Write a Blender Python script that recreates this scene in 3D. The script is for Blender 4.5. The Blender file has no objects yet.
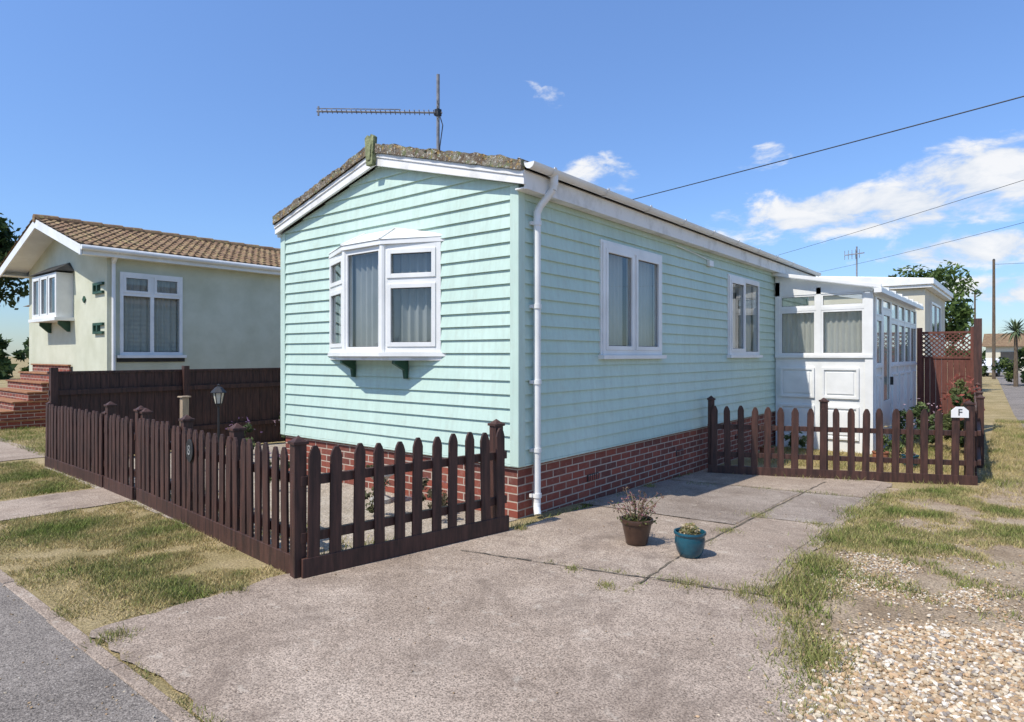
import bpy, bmesh, math, random
import numpy as np
from mathutils import Vector, Matrix, noise
random.seed(7); rng=np.random.default_rng(7)
scene=bpy.context.scene
col=scene.collection
# ------------------------------------------------------------------ helpers
def gz(x,y): return -0.035*min(max(y,0.0),4.5)

def newmat(name):
    m=bpy.data.materials.new(name); m.use_nodes=True
    nt=m.node_tree; b=nt.nodes['Principled BSDF']
    return m,nt,b
def N(nt,t,**k):
    n=nt.nodes.new(t)
    for a,v in k.items():
        if a.startswith('i_'): n.inputs[a[2:].replace('_',' ')].default_value=v
        else: setattr(n,a,v)
    return n
def c4(c): return (c[0],c[1],c[2],1)
def ramp(nt,fac,stops):
    r=nt.nodes.new('ShaderNodeValToRGB')
    e=r.color_ramp.elements
    while len(e)<len(stops): e.new(0.5)
    for i,(p,c) in enumerate(stops):
        e[i].position=p; e[i].color=c4(c) if not isinstance(c,(int,float)) else (c,c,c,1)
    nt.links.new(fac,r.inputs[0]); return r.outputs[0]
def nz(nt,vec,scale,detail=4,rough=.6,dist=0):
    n=N(nt,'ShaderNodeTexNoise'); n.inputs['Scale'].default_value=scale
    n.inputs['Detail'].default_value=detail; n.inputs['Roughness'].default_value=rough
    n.inputs['Distortion'].default_value=dist
    nt.links.new(vec,n.inputs['Vector']); return n.outputs['Fac']
def mix(nt,fac,a,b,mode='MIX'):
    n=nt.nodes.new('ShaderNodeMix'); n.data_type='RGBA'; n.blend_type=mode
    for s,v in ((0,fac),(6,a),(7,b)):
        if isinstance(v,(int,float)): n.inputs[s].default_value=v
        elif isinstance(v,tuple): n.inputs[s].default_value=c4(v)
        else: nt.links.new(v,n.inputs[s])
    return n.outputs[2]
def bump(nt,b,h,strength=.3,dist=.01):
    n=nt.nodes.new('ShaderNodeBump'); n.inputs['Strength'].default_value=strength
    n.inputs['Distance'].default_value=dist
    nt.links.new(h,n.inputs['Height']); nt.links.new(n.outputs[0],b.inputs['Normal'])
def objc(nt):
    return nt.nodes.new('ShaderNodeTexCoord').outputs['Object']
def pmat(name,c1,c2,scale=6,rough=.6,bs=.1,bscale=40,bd=.005,lo=.35,hi=.65,stretch=None,spec=.5,detail=4):
    m,nt,b=newmat(name); v=objc(nt)
    if stretch:
        mp=N(nt,'ShaderNodeMapping'); mp.inputs['Scale'].default_value=stretch
        nt.links.new(v,mp.inputs[0]); v=mp.outputs[0]
    f=nz(nt,v,scale,detail)
    nt.links.new(ramp(nt,f,[(lo,c1),(hi,c2)]),b.inputs['Base Color'])
    b.inputs['Roughness'].default_value=rough
    b.inputs['Specular IOR Level'].default_value=spec
    if bs: bump(nt,b,nz(nt,v,bscale,2),bs,bd)
    return m

class MB:
    def __init__(s): s.v=[];s.f=[];s.m=[];s.mats=[]
    def mi(s,m):
        if m not in s.mats: s.mats.append(m)
        return s.mats.index(m)
    def add(s,vs,fs,m):
        o=len(s.v); k=s.mi(m); s.v+= [tuple(p) for p in vs]
        for f in fs: s.f.append(tuple(i+o for i in f)); s.m.append(k)
    def box(s,x0,x1,y0,y1,z0,z1,m):
        s.add([(x0,y0,z0),(x1,y0,z0),(x1,y1,z0),(x0,y1,z0),(x0,y0,z1),(x1,y0,z1),(x1,y1,z1),(x0,y1,z1)],
              [(0,3,2,1),(4,5,6,7),(0,1,5,4),(1,2,6,5),(2,3,7,6),(3,0,4,7)],m)
    def hexa(s,p,m):
        s.add(p,[(0,3,2,1),(4,5,6,7),(0,1,5,4),(1,2,6,5),(2,3,7,6),(3,0,4,7)],m)
    def lbox(s,F,u0,u1,n0,n1,z0,z1,m):
        O,U,Nn=F
        def P(u,n,z): return tuple(O+U*u+Nn*n+Vector((0,0,z)))
        s.hexa([P(u0,n1,z0),P(u1,n1,z0),P(u1,n0,z0),P(u0,n0,z0),P(u0,n1,z1),P(u1,n1,z1),P(u1,n0,z1),P(u0,n0,z1)],m)
    def cyl(s,p0,p1,r0,r1,n,m,caps=True):
        p0=Vector(p0);p1=Vector(p1);d=(p1-p0).normalized()
        a=d.orthogonal().normalized();b=d.cross(a)
        vs=[]
        for p,r in((p0,r0),(p1,r1)):
            for i in range(n):
                t=2*math.pi*i/n; vs.append(p+a*(math.cos(t)*r)+b*(math.sin(t)*r))
        fs=[(i,(i+1)%n,n+(i+1)%n,n+i) for i in range(n)]
        if caps: fs+=[tuple(range(n))[::-1],tuple(range(n,2*n))]
        s.add(vs,fs,m)
    def tube(s,pts,r,n,m):
        for a,b in zip(pts[:-1],pts[1:]): s.cyl(a,b,r,r,n,m)
    def lathe(s,c,prof,n,m):
        vs=[];fs=[];k=len(prof)
        for r,z in prof:
            for i in range(n):
                t=2*math.pi*i/n; vs.append((c[0]+r*math.cos(t),c[1]+r*math.sin(t),c[2]+z))
        for j in range(k-1):
            for i in range(n): fs.append((j*n+i,j*n+(i+1)%n,(j+1)*n+(i+1)%n,(j+1)*n+i))
        s.add(vs,fs,m)
    def extr(s,F,poly,n0,n1,m):
        O,U,Nn=F; k=len(poly)
        vs=[O+U*u+Nn*n+Vector((0,0,z)) for n in(n0,n1) for u,z in poly]
        fs=[tuple(range(k)),tuple(range(k,2*k))[::-1]]+[(i,k+i,k+(i+1)%k,(i+1)%k) for i in range(k)]
        s.add(vs,fs,m)
    def build(s,name,parent=None,loc=None,smooth=False,bevel=0,fix=True):
        me=bpy.data.meshes.new(name)
        L=Vector(loc) if loc else Vector((0,0,0))
        me.from_pydata([tuple(Vector(p)-L) for p in s.v],[],s.f)
        for m in s.mats: me.materials.append(m)
        me.polygons.foreach_set('material_index',s.m)
        if fix:
            bm=bmesh.new(); bm.from_mesh(me); bmesh.ops.recalc_face_normals(bm,faces=bm.faces); bm.to_mesh(me); bm.free()
        if smooth:
            me.polygons.foreach_set('use_smooth',[True]*len(me.polygons))
            try: me.set_sharp_from_angle(angle=math.radians(35))
            except Exception: pass
        ob=bpy.data.objects.new(name,me); ob.location=L; col.objects.link(ob)
        if parent: ob.parent=parent; ob.location=L-Vector(parent.location)
        if bevel:
            b=ob.modifiers.new('bevel','BEVEL'); b.width=bevel; b.segments=2; b.limit_method='ANGLE'
        return ob
def empty(name,loc):
    e=bpy.data.objects.new(name,None); e.location=loc; e.empty_display_size=.3; col.objects.link(e); return e
def fastmesh(name,V,Fc,colors=None,mat=None,loc=None,parent=None):
    me=bpy.data.meshes.new(name)
    L=np.array(loc if loc else (0,0,0),float)
    me.from_pydata((V-L).tolist(),[],Fc.tolist())
    if colors is not None:
        a=me.color_attributes.new('Col','FLOAT_COLOR','POINT')
        a.data.foreach_set('color',np.concatenate([colors,np.ones((len(colors),1))],1).astype(np.float32).ravel())
    if mat: me.materials.append(mat)
    ob=bpy.data.objects.new(name,me); ob.location=tuple(L); col.objects.link(ob)
    if parent: ob.parent=parent; ob.location=Vector(tuple(L))-Vector(parent.location)
    return ob
X=Vector((1,0,0));Y=Vector((0,1,0));Z=Vector((0,0,1))

# ------------------------------------------------------------------ materials
def attr_mat(name,rough=.7,trans=.0):
    m,nt,b=newmat(name)
    a=N(nt,'ShaderNodeAttribute'); a.attribute_name='Col'
    nt.links.new(a.outputs['Color'],b.inputs['Base Color'])
    b.inputs['Roughness'].default_value=rough; b.inputs['Specular IOR Level'].default_value=.25
    if trans:
        t=N(nt,'ShaderNodeBsdfTranslucent'); nt.links.new(a.outputs['Color'],t.inputs[0])
        mx=N(nt,'ShaderNodeMixShader'); mx.inputs[0].default_value=trans
        nt.links.new(b.outputs[0],mx.inputs[1]);nt.links.new(t.outputs[0],mx.inputs[2])
        nt.links.new(mx.outputs[0],nt.nodes['Material Output'].inputs[0])
    return m
def add_translucent(m,colr,fac):
    nt=m.node_tree; b=nt.nodes['Principled BSDF']
    t=N(nt,'ShaderNodeBsdfTranslucent'); t.inputs[0].default_value=c4(colr)
    mx=N(nt,'ShaderNodeMixShader'); mx.inputs[0].default_value=fac
    nt.links.new(b.outputs[0],mx.inputs[1]);nt.links.new(t.outputs[0],mx.inputs[2])
    nt.links.new(mx.outputs[0],nt.nodes['Material Output'].inputs[0])
M_leaf=attr_mat('foliage',.6,.3)
M_grass=attr_mat('grass_blades',.8,.25)
M_stone=attr_mat('gravel_stones',.85)

def siding_mat():
    m,nt,b=newmat('mint_cladding'); v=objc(nt)
    f=nz(nt,v,1.3,4)
    c=ramp(nt,f,[(.3,(.475,.62,.53)),(.7,(.545,.69,.60))])
    mp=N(nt,'ShaderNodeMapping'); mp.inputs['Scale'].default_value=(7,7,.5); nt.links.new(v,mp.inputs[0])
    f2=nz(nt,mp.outputs[0],3,5,.7)
    g=ramp(nt,f2,[(.42,0.0),(.8,.5)])
    c2=mix(nt,g,c,(.36,.44,.37))
    c2=mix(nt,ramp(nt,nz(nt,v,5,5,.7),[(.54,0.),(.75,.3)]),c2,(.40,.43,.32))
    nt.links.new(c2,b.inputs['Base Color']); b.inputs['Roughness'].default_value=.5
    bump(nt,b,nz(nt,v,60,2),.06,.003); return m
M_side=siding_mat()
M_white=pmat('white_upvc',(.72,.72,.69),(.83,.83,.80),2.5,.35,.03,20)
M_whiteold=pmat('white_paint_weathered',(.60,.59,.55),(.80,.79,.76),4,.5,.08,30,lo=.3,hi=.5)
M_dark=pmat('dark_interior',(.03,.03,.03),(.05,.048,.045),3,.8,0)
M_floor=pmat('pale_floor',(.22,.20,.18),(.28,.26,.23),3,.8,0)
M_curt=pmat('blind_fabric',(.36,.37,.36),(.46,.46,.45),2,.8,.02)
M_curt2=pmat('cream_blind_fabric',(.62,.59,.52),(.72,.69,.62),2,.8,.02)
add_translucent(M_curt,(.4,.4,.4),.25); add_translucent(M_curt2,(.65,.62,.55),.35)
M_black=pmat('black_metal',(.012,.012,.013),(.03,.03,.03),8,.5,.05)
M_green=pmat('dark_green_paint',(.012,.05,.028),(.025,.085,.05),8,.5,.05)
def glass_mat():
    m,nt,b=newmat('window_glass')
    nt.nodes.remove(b)
    t=N(nt,'ShaderNodeBsdfTransparent'); t.inputs[0].default_value=(.84,.88,.88,1)
    g=N(nt,'ShaderNodeBsdfGlossy'); g.inputs['Roughness'].default_value=.02; g.inputs[0].default_value=(.9,.93,.95,1)
    ge=N(nt,'ShaderNodeNewGeometry'); dp=N(nt,'ShaderNodeVectorMath',operation='DOT_PRODUCT')
    nt.links.new(ge.outputs['Normal'],dp.inputs[0]); nt.links.new(ge.outputs['Incoming'],dp.inputs[1])
    ab=N(nt,'ShaderNodeMath',operation='ABSOLUTE'); nt.links.new(dp.outputs['Value'],ab.inputs[0])
    su=N(nt,'ShaderNodeMath',operation='SUBTRACT'); su.inputs[0].default_value=1; nt.links.new(ab.outputs[0],su.inputs[1])
    po_=N(nt,'ShaderNodeMath',operation='POWER'); po_.inputs[1].default_value=4.0; nt.links.new(su.outputs[0],po_.inputs[0])
    ma=N(nt,'ShaderNodeMath',operation='MULTIPLY_ADD'); ma.inputs[1].default_value=.85; ma.inputs[2].default_value=.09
    nt.links.new(po_.outputs[0],ma.inputs[0])
    mx=N(nt,'ShaderNodeMixShader'); nt.links.new(ma.outputs[0],mx.inputs[0])
    nt.links.new(t.outputs[0],mx.inputs[1]);nt.links.new(g.outputs[0],mx.inputs[2])
    nt.links.new(mx.outputs[0],nt.nodes['Material Output'].inputs[0]); return m
M_glass=glass_mat()
def brick_mat():
    m,nt,b=newmat('red_brick'); v=objc(nt)
    sp=N(nt,'ShaderNodeSeparateXYZ'); nt.links.new(v,sp.inputs[0])
    ad=N(nt,'ShaderNodeMath',operation='ADD'); nt.links.new(sp.outputs[0],ad.inputs[0]); nt.links.new(sp.outputs[1],ad.inputs[1])
    cb=N(nt,'ShaderNodeCombineXYZ'); nt.links.new(ad.outputs[0],cb.inputs[0]); nt.links.new(sp.outputs[2],cb.inputs[1])
    br=N(nt,'ShaderNodeTexBrick'); br.offset=.5
    for k,val in (('Scale',1),('Mortar Size',.007),('Mortar Smooth',.2),('Bias',0),('Brick Width',.225),('Row Height',.075)):
        br.inputs[k].default_value=val
    br.inputs['Color1'].default_value=(.28,.062,.036,1); br.inputs['Color2'].default_value=(.12,.034,.026,1)
    br.inputs['Mortar'].default_value=(.48,.41,.33,1)
    nt.links.new(cb.outputs[0],br.inputs[0])
    f=nz(nt,v,9,4); c=mix(nt,ramp(nt,f,[(.35,0.),(.7,.35)]),br.outputs[0],(.26,.10,.06))
    c=mix(nt,ramp(nt,nz(nt,v,25,4),[(.55,0.),(.75,.25)]),c,(.38,.32,.27))
    nt.links.new(c,b.inputs['Base Color']); b.inputs['Roughness'].default_value=.85
    inv=N(nt,'ShaderNodeMath',operation='SUBTRACT'); inv.inputs[0].default_value=1; nt.links.new(br.outputs[1],inv.inputs[1])
    bump(nt,b,inv.outputs[0],.6,.008); return m
M_brick=brick_mat()
M_wood=pmat('dark_brown_fence_stain',(.030,.013,.009),(.085,.036,.025),5,.6,.25,60,.004,stretch=(6,6,.7))
M_woodred=pmat('red_brown_fence_stain',(.10,.03,.02),(.16,.055,.035),5,.7,.2,60,.004,stretch=(6,6,.7))
M_palewood=pmat('pale_wood',(.30,.22,.14),(.45,.34,.22),5,.75,.2,60,.004,stretch=(6,6,.7))
def roofedge_mat():
    m,nt,b=newmat('lichen_roof_felt'); v=objc(nt)
    c=ramp(nt,nz(nt,v,9,6,.7),[(.3,(.06,.045,.032)),(.45,(.17,.135,.10)),(.6,(.28,.25,.19)),(.75,(.13,.15,.07))])
    c=mix(nt,ramp(nt,nz(nt,v,7,4),[(.50,0.),(.58,.8)]),c,(.13,.085,.055))
    c=mix(nt,ramp(nt,nz(nt,v,18,4),[(.55,0.),(.62,.8)]),c,(.15,.18,.07))
    c=mix(nt,ramp(nt,nz(nt,v,26,4),[(.57,0.),(.63,.8)]),c,(.40,.26,.09))
    c=mix(nt,ramp(nt,nz(nt,v,35,4),[(.57,0.),(.64,.9)]),c,(.52,.51,.45))
    nt.links.new(c,b.inputs['Base Color']); b.inputs['Roughness'].default_value=.95
    bump(nt,b,nz(nt,v,30,5,.7),1.,.03); return m
M_roof=roofedge_mat()
def tile_mat():
    m,nt,b=newmat('brown_roof_tiles'); v=objc(nt)
    c=ramp(nt,nz(nt,v,3,6,.75),[(.3,(.11,.062,.035)),(.5,(.20,.12,.065)),(.68,(.29,.22,.11))])
    c=mix(nt,ramp(nt,nz(nt,v,14,3),[(.56,0.),(.64,.6)]),c,(.40,.32,.12))
    nt.links.new(c,b.inputs['Base Color']); b.inputs['Roughness'].default_value=.9
    bump(nt,b,nz(nt,v,40,3),.4,.01); return m
M_tile=tile_mat()
M_render=pmat('cream_render',(.50,.51,.38),(.60,.61,.48),1.5,.9,.4,90,.008)
M_render2=pmat('pale_cream_wall',(.58,.54,.42),(.66,.62,.50),1.5,.9,.2,60,.006)

def concrete_mat(name='concrete_drive',tint=(1,1,1),agg=1.0,stain=.65):
    m,nt,b=newmat(name); v=objc(nt)
    T=lambda c:(c[0]*tint[0],c[1]*tint[1],c[2]*tint[2])
    c=ramp(nt,nz(nt,v,.9,6,.65),[(.3,T((.26,.20,.15))),(.5,T((.36,.285,.22))),(.7,T((.46,.375,.295)))])
    sp=ramp(nt,nz(nt,v,110,2,.7),[(.36,.45),(.5,1.),(.66,1.45)])
    c=mix(nt,1.,c,sp,'MULTIPLY')
    vo=N(nt,'ShaderNodeTexVoronoi'); vo.inputs['Scale'].default_value=75; nt.links.new(v,vo.inputs[0])
    ag=mix(nt,1.,ramp(nt,vo.outputs['Distance'],[(.18,1.),(.32,0.)]),ramp(nt,vo.outputs['Color'],[(.45,0.),(.75,.75*agg)]),'MULTIPLY')
    c=mix(nt,ag,c,(.60,.49,.37))
    vo3=N(nt,'ShaderNodeTexVoronoi'); vo3.inputs['Scale'].default_value=48; nt.links.new(v,vo3.inputs[0])
    ag=mix(nt,1.,ramp(nt,vo3.outputs['Distance'],[(.15,1.),(.3,0.)]),ramp(nt,vo3.outputs['Color'],[(.5,0.),(.75,.85*agg)]),'MULTIPLY')
    c=mix(nt,ag,c,(.11,.08,.06))
    st=ramp(nt,nz(nt,v,1.7,7,.78,.8),[(.48,0.),(.66,stain)])
    c=mix(nt,st,c,(.165,.125,.095))
    st=ramp(nt,nz(nt,v,6,6,.75,.3),[(.55,0.),(.70,stain*.6)])
    c=mix(nt,st,c,(.15,.12,.095))
    lk=ramp(nt,nz(nt,v,7,5,.7),[(.60,0.),(.68,.45)])
    c=mix(nt,lk,c,(.58,.51,.41))
    nt.links.new(c,b.inputs['Base Color']); b.inputs['Roughness'].default_value=.92; b.inputs['Specular IOR Level'].default_value=.2
    bump(nt,b,nz(nt,v,90,3,.7),.7,.008); return m
M_conc=concrete_mat()
M_conc2=concrete_mat('concrete_slab_pale',(1.03,1.03,1.03),.5,.5)
M_conc3=concrete_mat('concrete_slab_grey',(.86,.90,.96),.7,.6)
def asphalt_mat():
    m,nt,b=newmat('old_asphalt'); v=objc(nt)
    c=ramp(nt,nz(nt,v,1.4,6,.7),[(.3,(.15,.13,.11)),(.7,(.27,.235,.20))])
    sp=ramp(nt,nz(nt,v,150,2,.7),[(.36,.4),(.5,1.),(.64,1.6)]); c=mix(nt,1.,c,sp,'MULTIPLY')
    vo=N(nt,'ShaderNodeTexVoronoi'); vo.inputs['Scale'].default_value=70; nt.links.new(v,vo.inputs[0])
    ag=mix(nt,1.,ramp(nt,vo.outputs['Distance'],[(.2,1.),(.35,0.)]),ramp(nt,vo.outputs['Color'],[(.4,0.),(.75,.8)]),'MULTIPLY')
    c=mix(nt,ag,c,(.46,.41,.35))
    c=mix(nt,ramp(nt,nz(nt,v,16,4),[(.60,0.),(.67,.5)]),c,(.36,.32,.27))
    nt.links.new(c,b.inputs['Base Color']); b.inputs['Roughness'].default_value=.9; b.inputs['Specular IOR Level'].default_value=.25
    bump(nt,b,nz(nt,v,120,3,.7),.7,.008); return m
M_asph=asphalt_mat()
def soil_mat(name,cA,cB,cC):
    m,nt,b=newmat(name); v=objc(nt)
    c=ramp(nt,nz(nt,v,1.6,6,.7),[(.32,cA),(.5,cB),(.68,cC)])
    sp=ramp(nt,nz(nt,v,70,3,.75),[(.35,.5),(.5,1.),(.65,1.5)]); c=mix(nt,1.,c,sp,'MULTIPLY')
    nt.links.new(c,b.inputs['Base Color']); b.inputs['Roughness'].default_value=.95; b.inputs['Specular IOR Level'].default_value=.15
    bump(nt,b,nz(nt,v,45,5,.75),.8,.02); return m
M_ground=soil_mat('dry_grass_ground',(.22,.18,.08),(.33,.26,.13),(.42,.33,.19))
M_dirt=soil_mat('sandy_dirt',(.26,.19,.12),(.36,.275,.185),(.45,.36,.25))
M_gravbase=soil_mat('gravel_bed',(.33,.24,.15),(.42,.32,.21),(.52,.42,.3))
M_patio=soil_mat('garden_gravel',(.30,.25,.19),(.40,.34,.27),(.46,.41,.34))

# ------------------------------------------------------------------ ground sheets
def sheet(name,poly,dz,m,jit=0):
    pts=[]
    n=len(poly)
    for i in range(n):
        a=Vector(poly[i]).to_2d();b=Vector(poly[(i+1)%n]).to_2d()
        if jit:
            L=(b-a).length; k=max(1,min(80,int(L/.08)))
            pr=Vector((-(b-a).y,(b-a).x)).normalized()
            for j in range(k):
                p=a.lerp(b,j/k)
                w=(noise.noise(Vector((p.x*2.2,p.y*2.2,3.3)))+.6*noise.noise(Vector((p.x*8,p.y*8,1.3))))*jit if j else 0
                q=p+pr*w; pts.append((q.x,q.y))
        else: pts.append((a.x,a.y))
    bm=bmesh.new()
    vs=[bm.verts.new((x,y,0)) for x,y in pts]; bm.faces.new(vs)
    bmesh.ops.triangulate(bm,faces=bm.faces[:])
    for yy in (0,4.5):
        bmesh.ops.bisect_plane(bm,geom=bm.verts[:]+bm.edges[:]+bm.faces[:],plane_co=(0,yy,0),plane_no=(0,1,0))
    for v in bm.verts: v.co.z=gz(v.co.x,v.co.y)+dz
    bmesh.ops.recalc_face_normals(bm,faces=bm.faces)
    for f in bm.faces:
        if f.normal.z<0: f.normal_flip()
    me=bpy.data.meshes.new(name); bm.to_mesh(me); bm.free(); me.materials.append(m)
    ob=bpy.data.objects.new(name,me); col.objects.link(ob); return ob
sheet('ground',[(-900,-900),(900,-900),(900,900),(-900,900)],0,M_ground)
sheet('road',[(-80,-9.5),(60,-9.5),(60,-3.36),(-80,-3.36)],.004,M_asph)
sheet('lane',[(4.0,6),(9,6),(9,140),(-3,140),(2.0,50),(3.3,18)],.004,M_asph)
sheet('driveway',[(-.33,-3.30),(-.30,-2.1),(.2,-.2),(.2,5.0),(2.25,4.9),(2.3,3.4),(2.32,.2),(2.42,-.5),(2.95,-1.6),(3.3,-2.3),(3.5,-3.3)],.012,M_conc,.07)
sheet('driveway_slab',[(1.63,-.66),(2.30,-.50),(2.22,.3),(2.2,1.75),(1.6,1.62)],.016,M_conc2,.02)
sheet('driveway_slab',[(1.6,1.66),(2.2,1.79),(2.17,3.52),(1.58,3.42)],.016,M_conc3,.015)
sheet('driveway_slab',[(.03,.98),(1.55,1.17),(1.54,3.38),(.03,3.05)],.016,M_conc3,.01)
sheet('driveway_slab',[(.03,3.09),(1.54,3.42),(2.17,3.56),(2.15,4.75),(.03,4.7)],.016,M_conc2,.01)
sheet('dirt_path',[(2.0,-3.3),(12,-3.3),(12,6.1),(3.3,6.1),(3.1,4.6),(2.1,4.6)],.004,M_dirt)
sheet('gravel_patch',[(2.72,-2.3),(2.75,-.9),(3.0,-.45),(3.6,-.1),(4.6,0.1),(6,-1),(6,-3),(3.4,-3.2)],.008,M_gravbase,.12)
sheet('garden_path',[(-4.6,-3.2),(-3.6,-3.2),(-3.55,-1.8),(-4.5,-1.8)],.008,M_conc,.04)
sheet('front_garden',[(-6.6,-1.85),(-.2,-2.05),(.0,.0),(-3.9,.05),(-3.9,8),(-6.6,8)],.006,M_patio)
sheet('neighbour_path',[(-14,-3.2),(-7.6,-3.2),(-7.6,-1.5),(-14,-1.2)],.008,M_conc,.05)
mb=MB()
x=-16.
while x<3.5:
    L=.9
    mb.box(x+.004,x+L-.004,-3.40+random.uniform(-.008,.008),-3.33,-.1,.012+random.uniform(-.006,.005),M_conc); x+=L
mb.build('kerb',bevel=.006)

# ------------------------------------------------------------------ window helpers
def curtain(mb,F,u0,u1,z0,z1,n,amp,per,m,sharp=False):
    O,U,Nn=F; k=max(4,int((u1-u0)/per*6)); vs=[];fs=[]
    for i in range(k+1):
        u=u0+(u1-u0)*i/k
        ph=(u/per)%1
        w=amp*(2*abs(2*ph-1)-1) if sharp else amp*math.sin(2*math.pi*u/per+.6*math.sin(u*9))
        for z in (z0,z1): vs.append(O+U*u+Nn*(n+w)+Vector((0,0,z)))
    for i in range(k): fs.append((2*i,2*i+2,2*i+3,2*i+1))
    mb.add(vs,fs,m)
def pane(fr,gl,F,u0,u1,z0,z1,sash=True,t=.035,n0=.0,n1=.035):
    if sash:
        fr.lbox(F,u0,u0+t,n0,n1,z0,z1,M_white); fr.lbox(F,u1-t,u1,n0,n1,z0,z1,M_white)
        fr.lbox(F,u0+t,u1-t,n0,n1,z0,z0+t,M_white); fr.lbox(F,u0+t,u1-t,n0,n1,z1-t,z1,M_white)
        u0+=t;u1-=t;z0+=t;z1-=t
    O,U,Nn=F; n=(n0+n1)/2-.005
    gl.add([O+U*u+Nn*n+Vector((0,0,z)) for u,z in((u0,z0),(u1,z0),(u1,z1),(u0,z1))],[(0,1,2,3)],M_glass)
    g=.006; q=n+.004
    fr.lbox(F,u0,u0+g,q,q+.004,z0,z1,M_black); fr.lbox(F,u1-g,u1,q,q+.004,z0,z1,M_black)
    fr.lbox(F,u0+g,u1-g,q,q+.004,z0,z0+g,M_black); fr.lbox(F,u0+g,u1-g,q,q+.004,z1-g,z1,M_black)
def frame(fr,F,w,z0,z1,t=.05,n0=-.04,n1=.03,mat=None):
    m=mat or M_white
    fr.lbox(F,0,t,n0,n1,z0,z1,m); fr.lbox(F,w-t,w,n0,n1,z0,z1,m)
    fr.lbox(F,t,w-t,n0,n1,z0,z0+t,m); fr.lbox(F,t,w-t,n0,n1,z1-t,z1,m)

# ------------------------------------------------------------------ MOBILE HOME
W=3.85; LH=9.75; ZB=.5; ZE=3.05; RX=-W/2; PT=.53/(W/2)
home=empty('mobile_home',(RX,LH/2,0))
def siding(mb,mp,a0,a1,z0,z1,pitch,holes,gable=None):
    z=z0
    def lim(zz):
        if gable is None: return a0,a1
        c,ze,p=gable
        if zz<=ze: return a0,a1
        h=(ze+p*(a1-a0)/2-zz)/p
        return c-h,c+h
    while z<z1-1e-6:
        zt=min(z+pitch,z1)
        cuts={z,zt}
        for h in holes:
            for q in(h[2],h[3]):
                if z<q<zt: cuts.add(q)
        if gable and z<gable[1]<zt: cuts.add(gable[1])
        cuts=sorted(cuts)
        def off(q): 
            t=(q-z)/pitch
            return .002+.021*(1-t)
        for qa,qb in zip(cuts[:-1],cuts[1:]):
            la,lb=lim(qa); ua,ub=lim(qb-1e-5)
            if ub-ua<.01: continue
            mid=(qa+qb)/2; iv=[[la,lb]]
            for h in holes:
                if h[2]<mid<h[3]:
                    nv=[]
                    for s,e in iv:
                        if h[0]>s and h[1]<e: nv+=[[s,h[0]],[h[1],e]]
                        else: nv.append([s,e])
                    iv=nv
            for s,e in iv:
                s2=ua if s==la else s; e2=ub if e==lb else e
                mb.add([mp(s,off(qa),qa),mp(e,off(qa),qa),mp(e2,off(qb),qb),mp(s2,off(qb),qb)],[(0,1,2,3)],M_side)
                if qa==z: mb.add([mp(s,.002,qa),mp(e,.002,qa),mp(e,off(qa),qa),mp(s,off(qa),qa)],[(0,1,2,3)],M_side)
        z+=pitch
BX0,BX1,BP=-2.83,-.98,.24
BC0,BC1=-2.22,-1.59
SZ0,SZ1=1.50,2.72
BZ0,BZ1=1.53,2.64
PI=.1275
w1=(1.43,2.85);w2=(5.19,6.58)
mb=MB()
siding(mb,lambda a,n,z:(a,-n,z),-W,0,ZB,ZE+PT*W/2-.01,PI,[(BX0,BX1,BZ0,BZ1)],(RX,ZE,PT))
siding(mb,lambda a,n,z:(n,a,z),0,LH,ZB,ZE,PI,[(w1[0],w1[1],SZ0,SZ1),(w2[0],w2[1],SZ0,SZ1)])
siding(mb,lambda a,n,z:(-W-n,a,z),0,LH,ZB,ZE,PI,[])
siding(mb,lambda a,n,z:(a,LH+n,z),-W,0,ZB,ZE+PT*W/2-.01,PI,[],(RX,ZE,PT))
mb.build('wall_cladding',home,fix=False)
mb=MB()
for x,y in((0,0),(-W,0),(0,LH),(-W,LH)):
    sx=1 if x==0 else -1; sy=-1 if y==0 else 1
    mb.box(min(x-sx*.075,x+sx*.028),max(x-sx*.075,x+sx*.028),min(y-sy*.075,y+sy*.028),max(y-sy*.075,y+sy*.028),ZB-.02,ZE,M_side)
mb.box(-W-.024,.024,-.024,.02,ZB-.025,ZB-.002,M_side); mb.box(.0,.024,.02,LH,ZB-.025,ZB-.002,M_side)
mb.build('corner_trims',home,bevel=.008)
mb=MB()
mb.box(-W+.02,-.02,.0+.02,LH-.02,-.4,ZB-.026,M_brick)
mb.build('brick_plinth',home)
mb=MB()
for y in(1.2,3.4,5.6):
    mb.box(-.021,-.008,y,y+.22,.16,.23,M_dark)
    for i in range(5): mb.box(-.0079,-.003,y+.01+i*.042,y+.03+i*.042,.165,.225,M_brick)
mb.build('air_bricks',home)
mb=MB(); mb.box(-W+.05,-.1,.1,LH-.1,ZB,ZB+.02,M_floor); mb.box(-W+.05,-.05,.05,LH-.1,ZE-.06,ZE-.04,M_floor)
mb.box(-W+.03,-.06,3.6,3.65,ZB+.02,ZE-.06,M_floor)
mb.build('interior_floor_and_ceiling',home)
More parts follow.
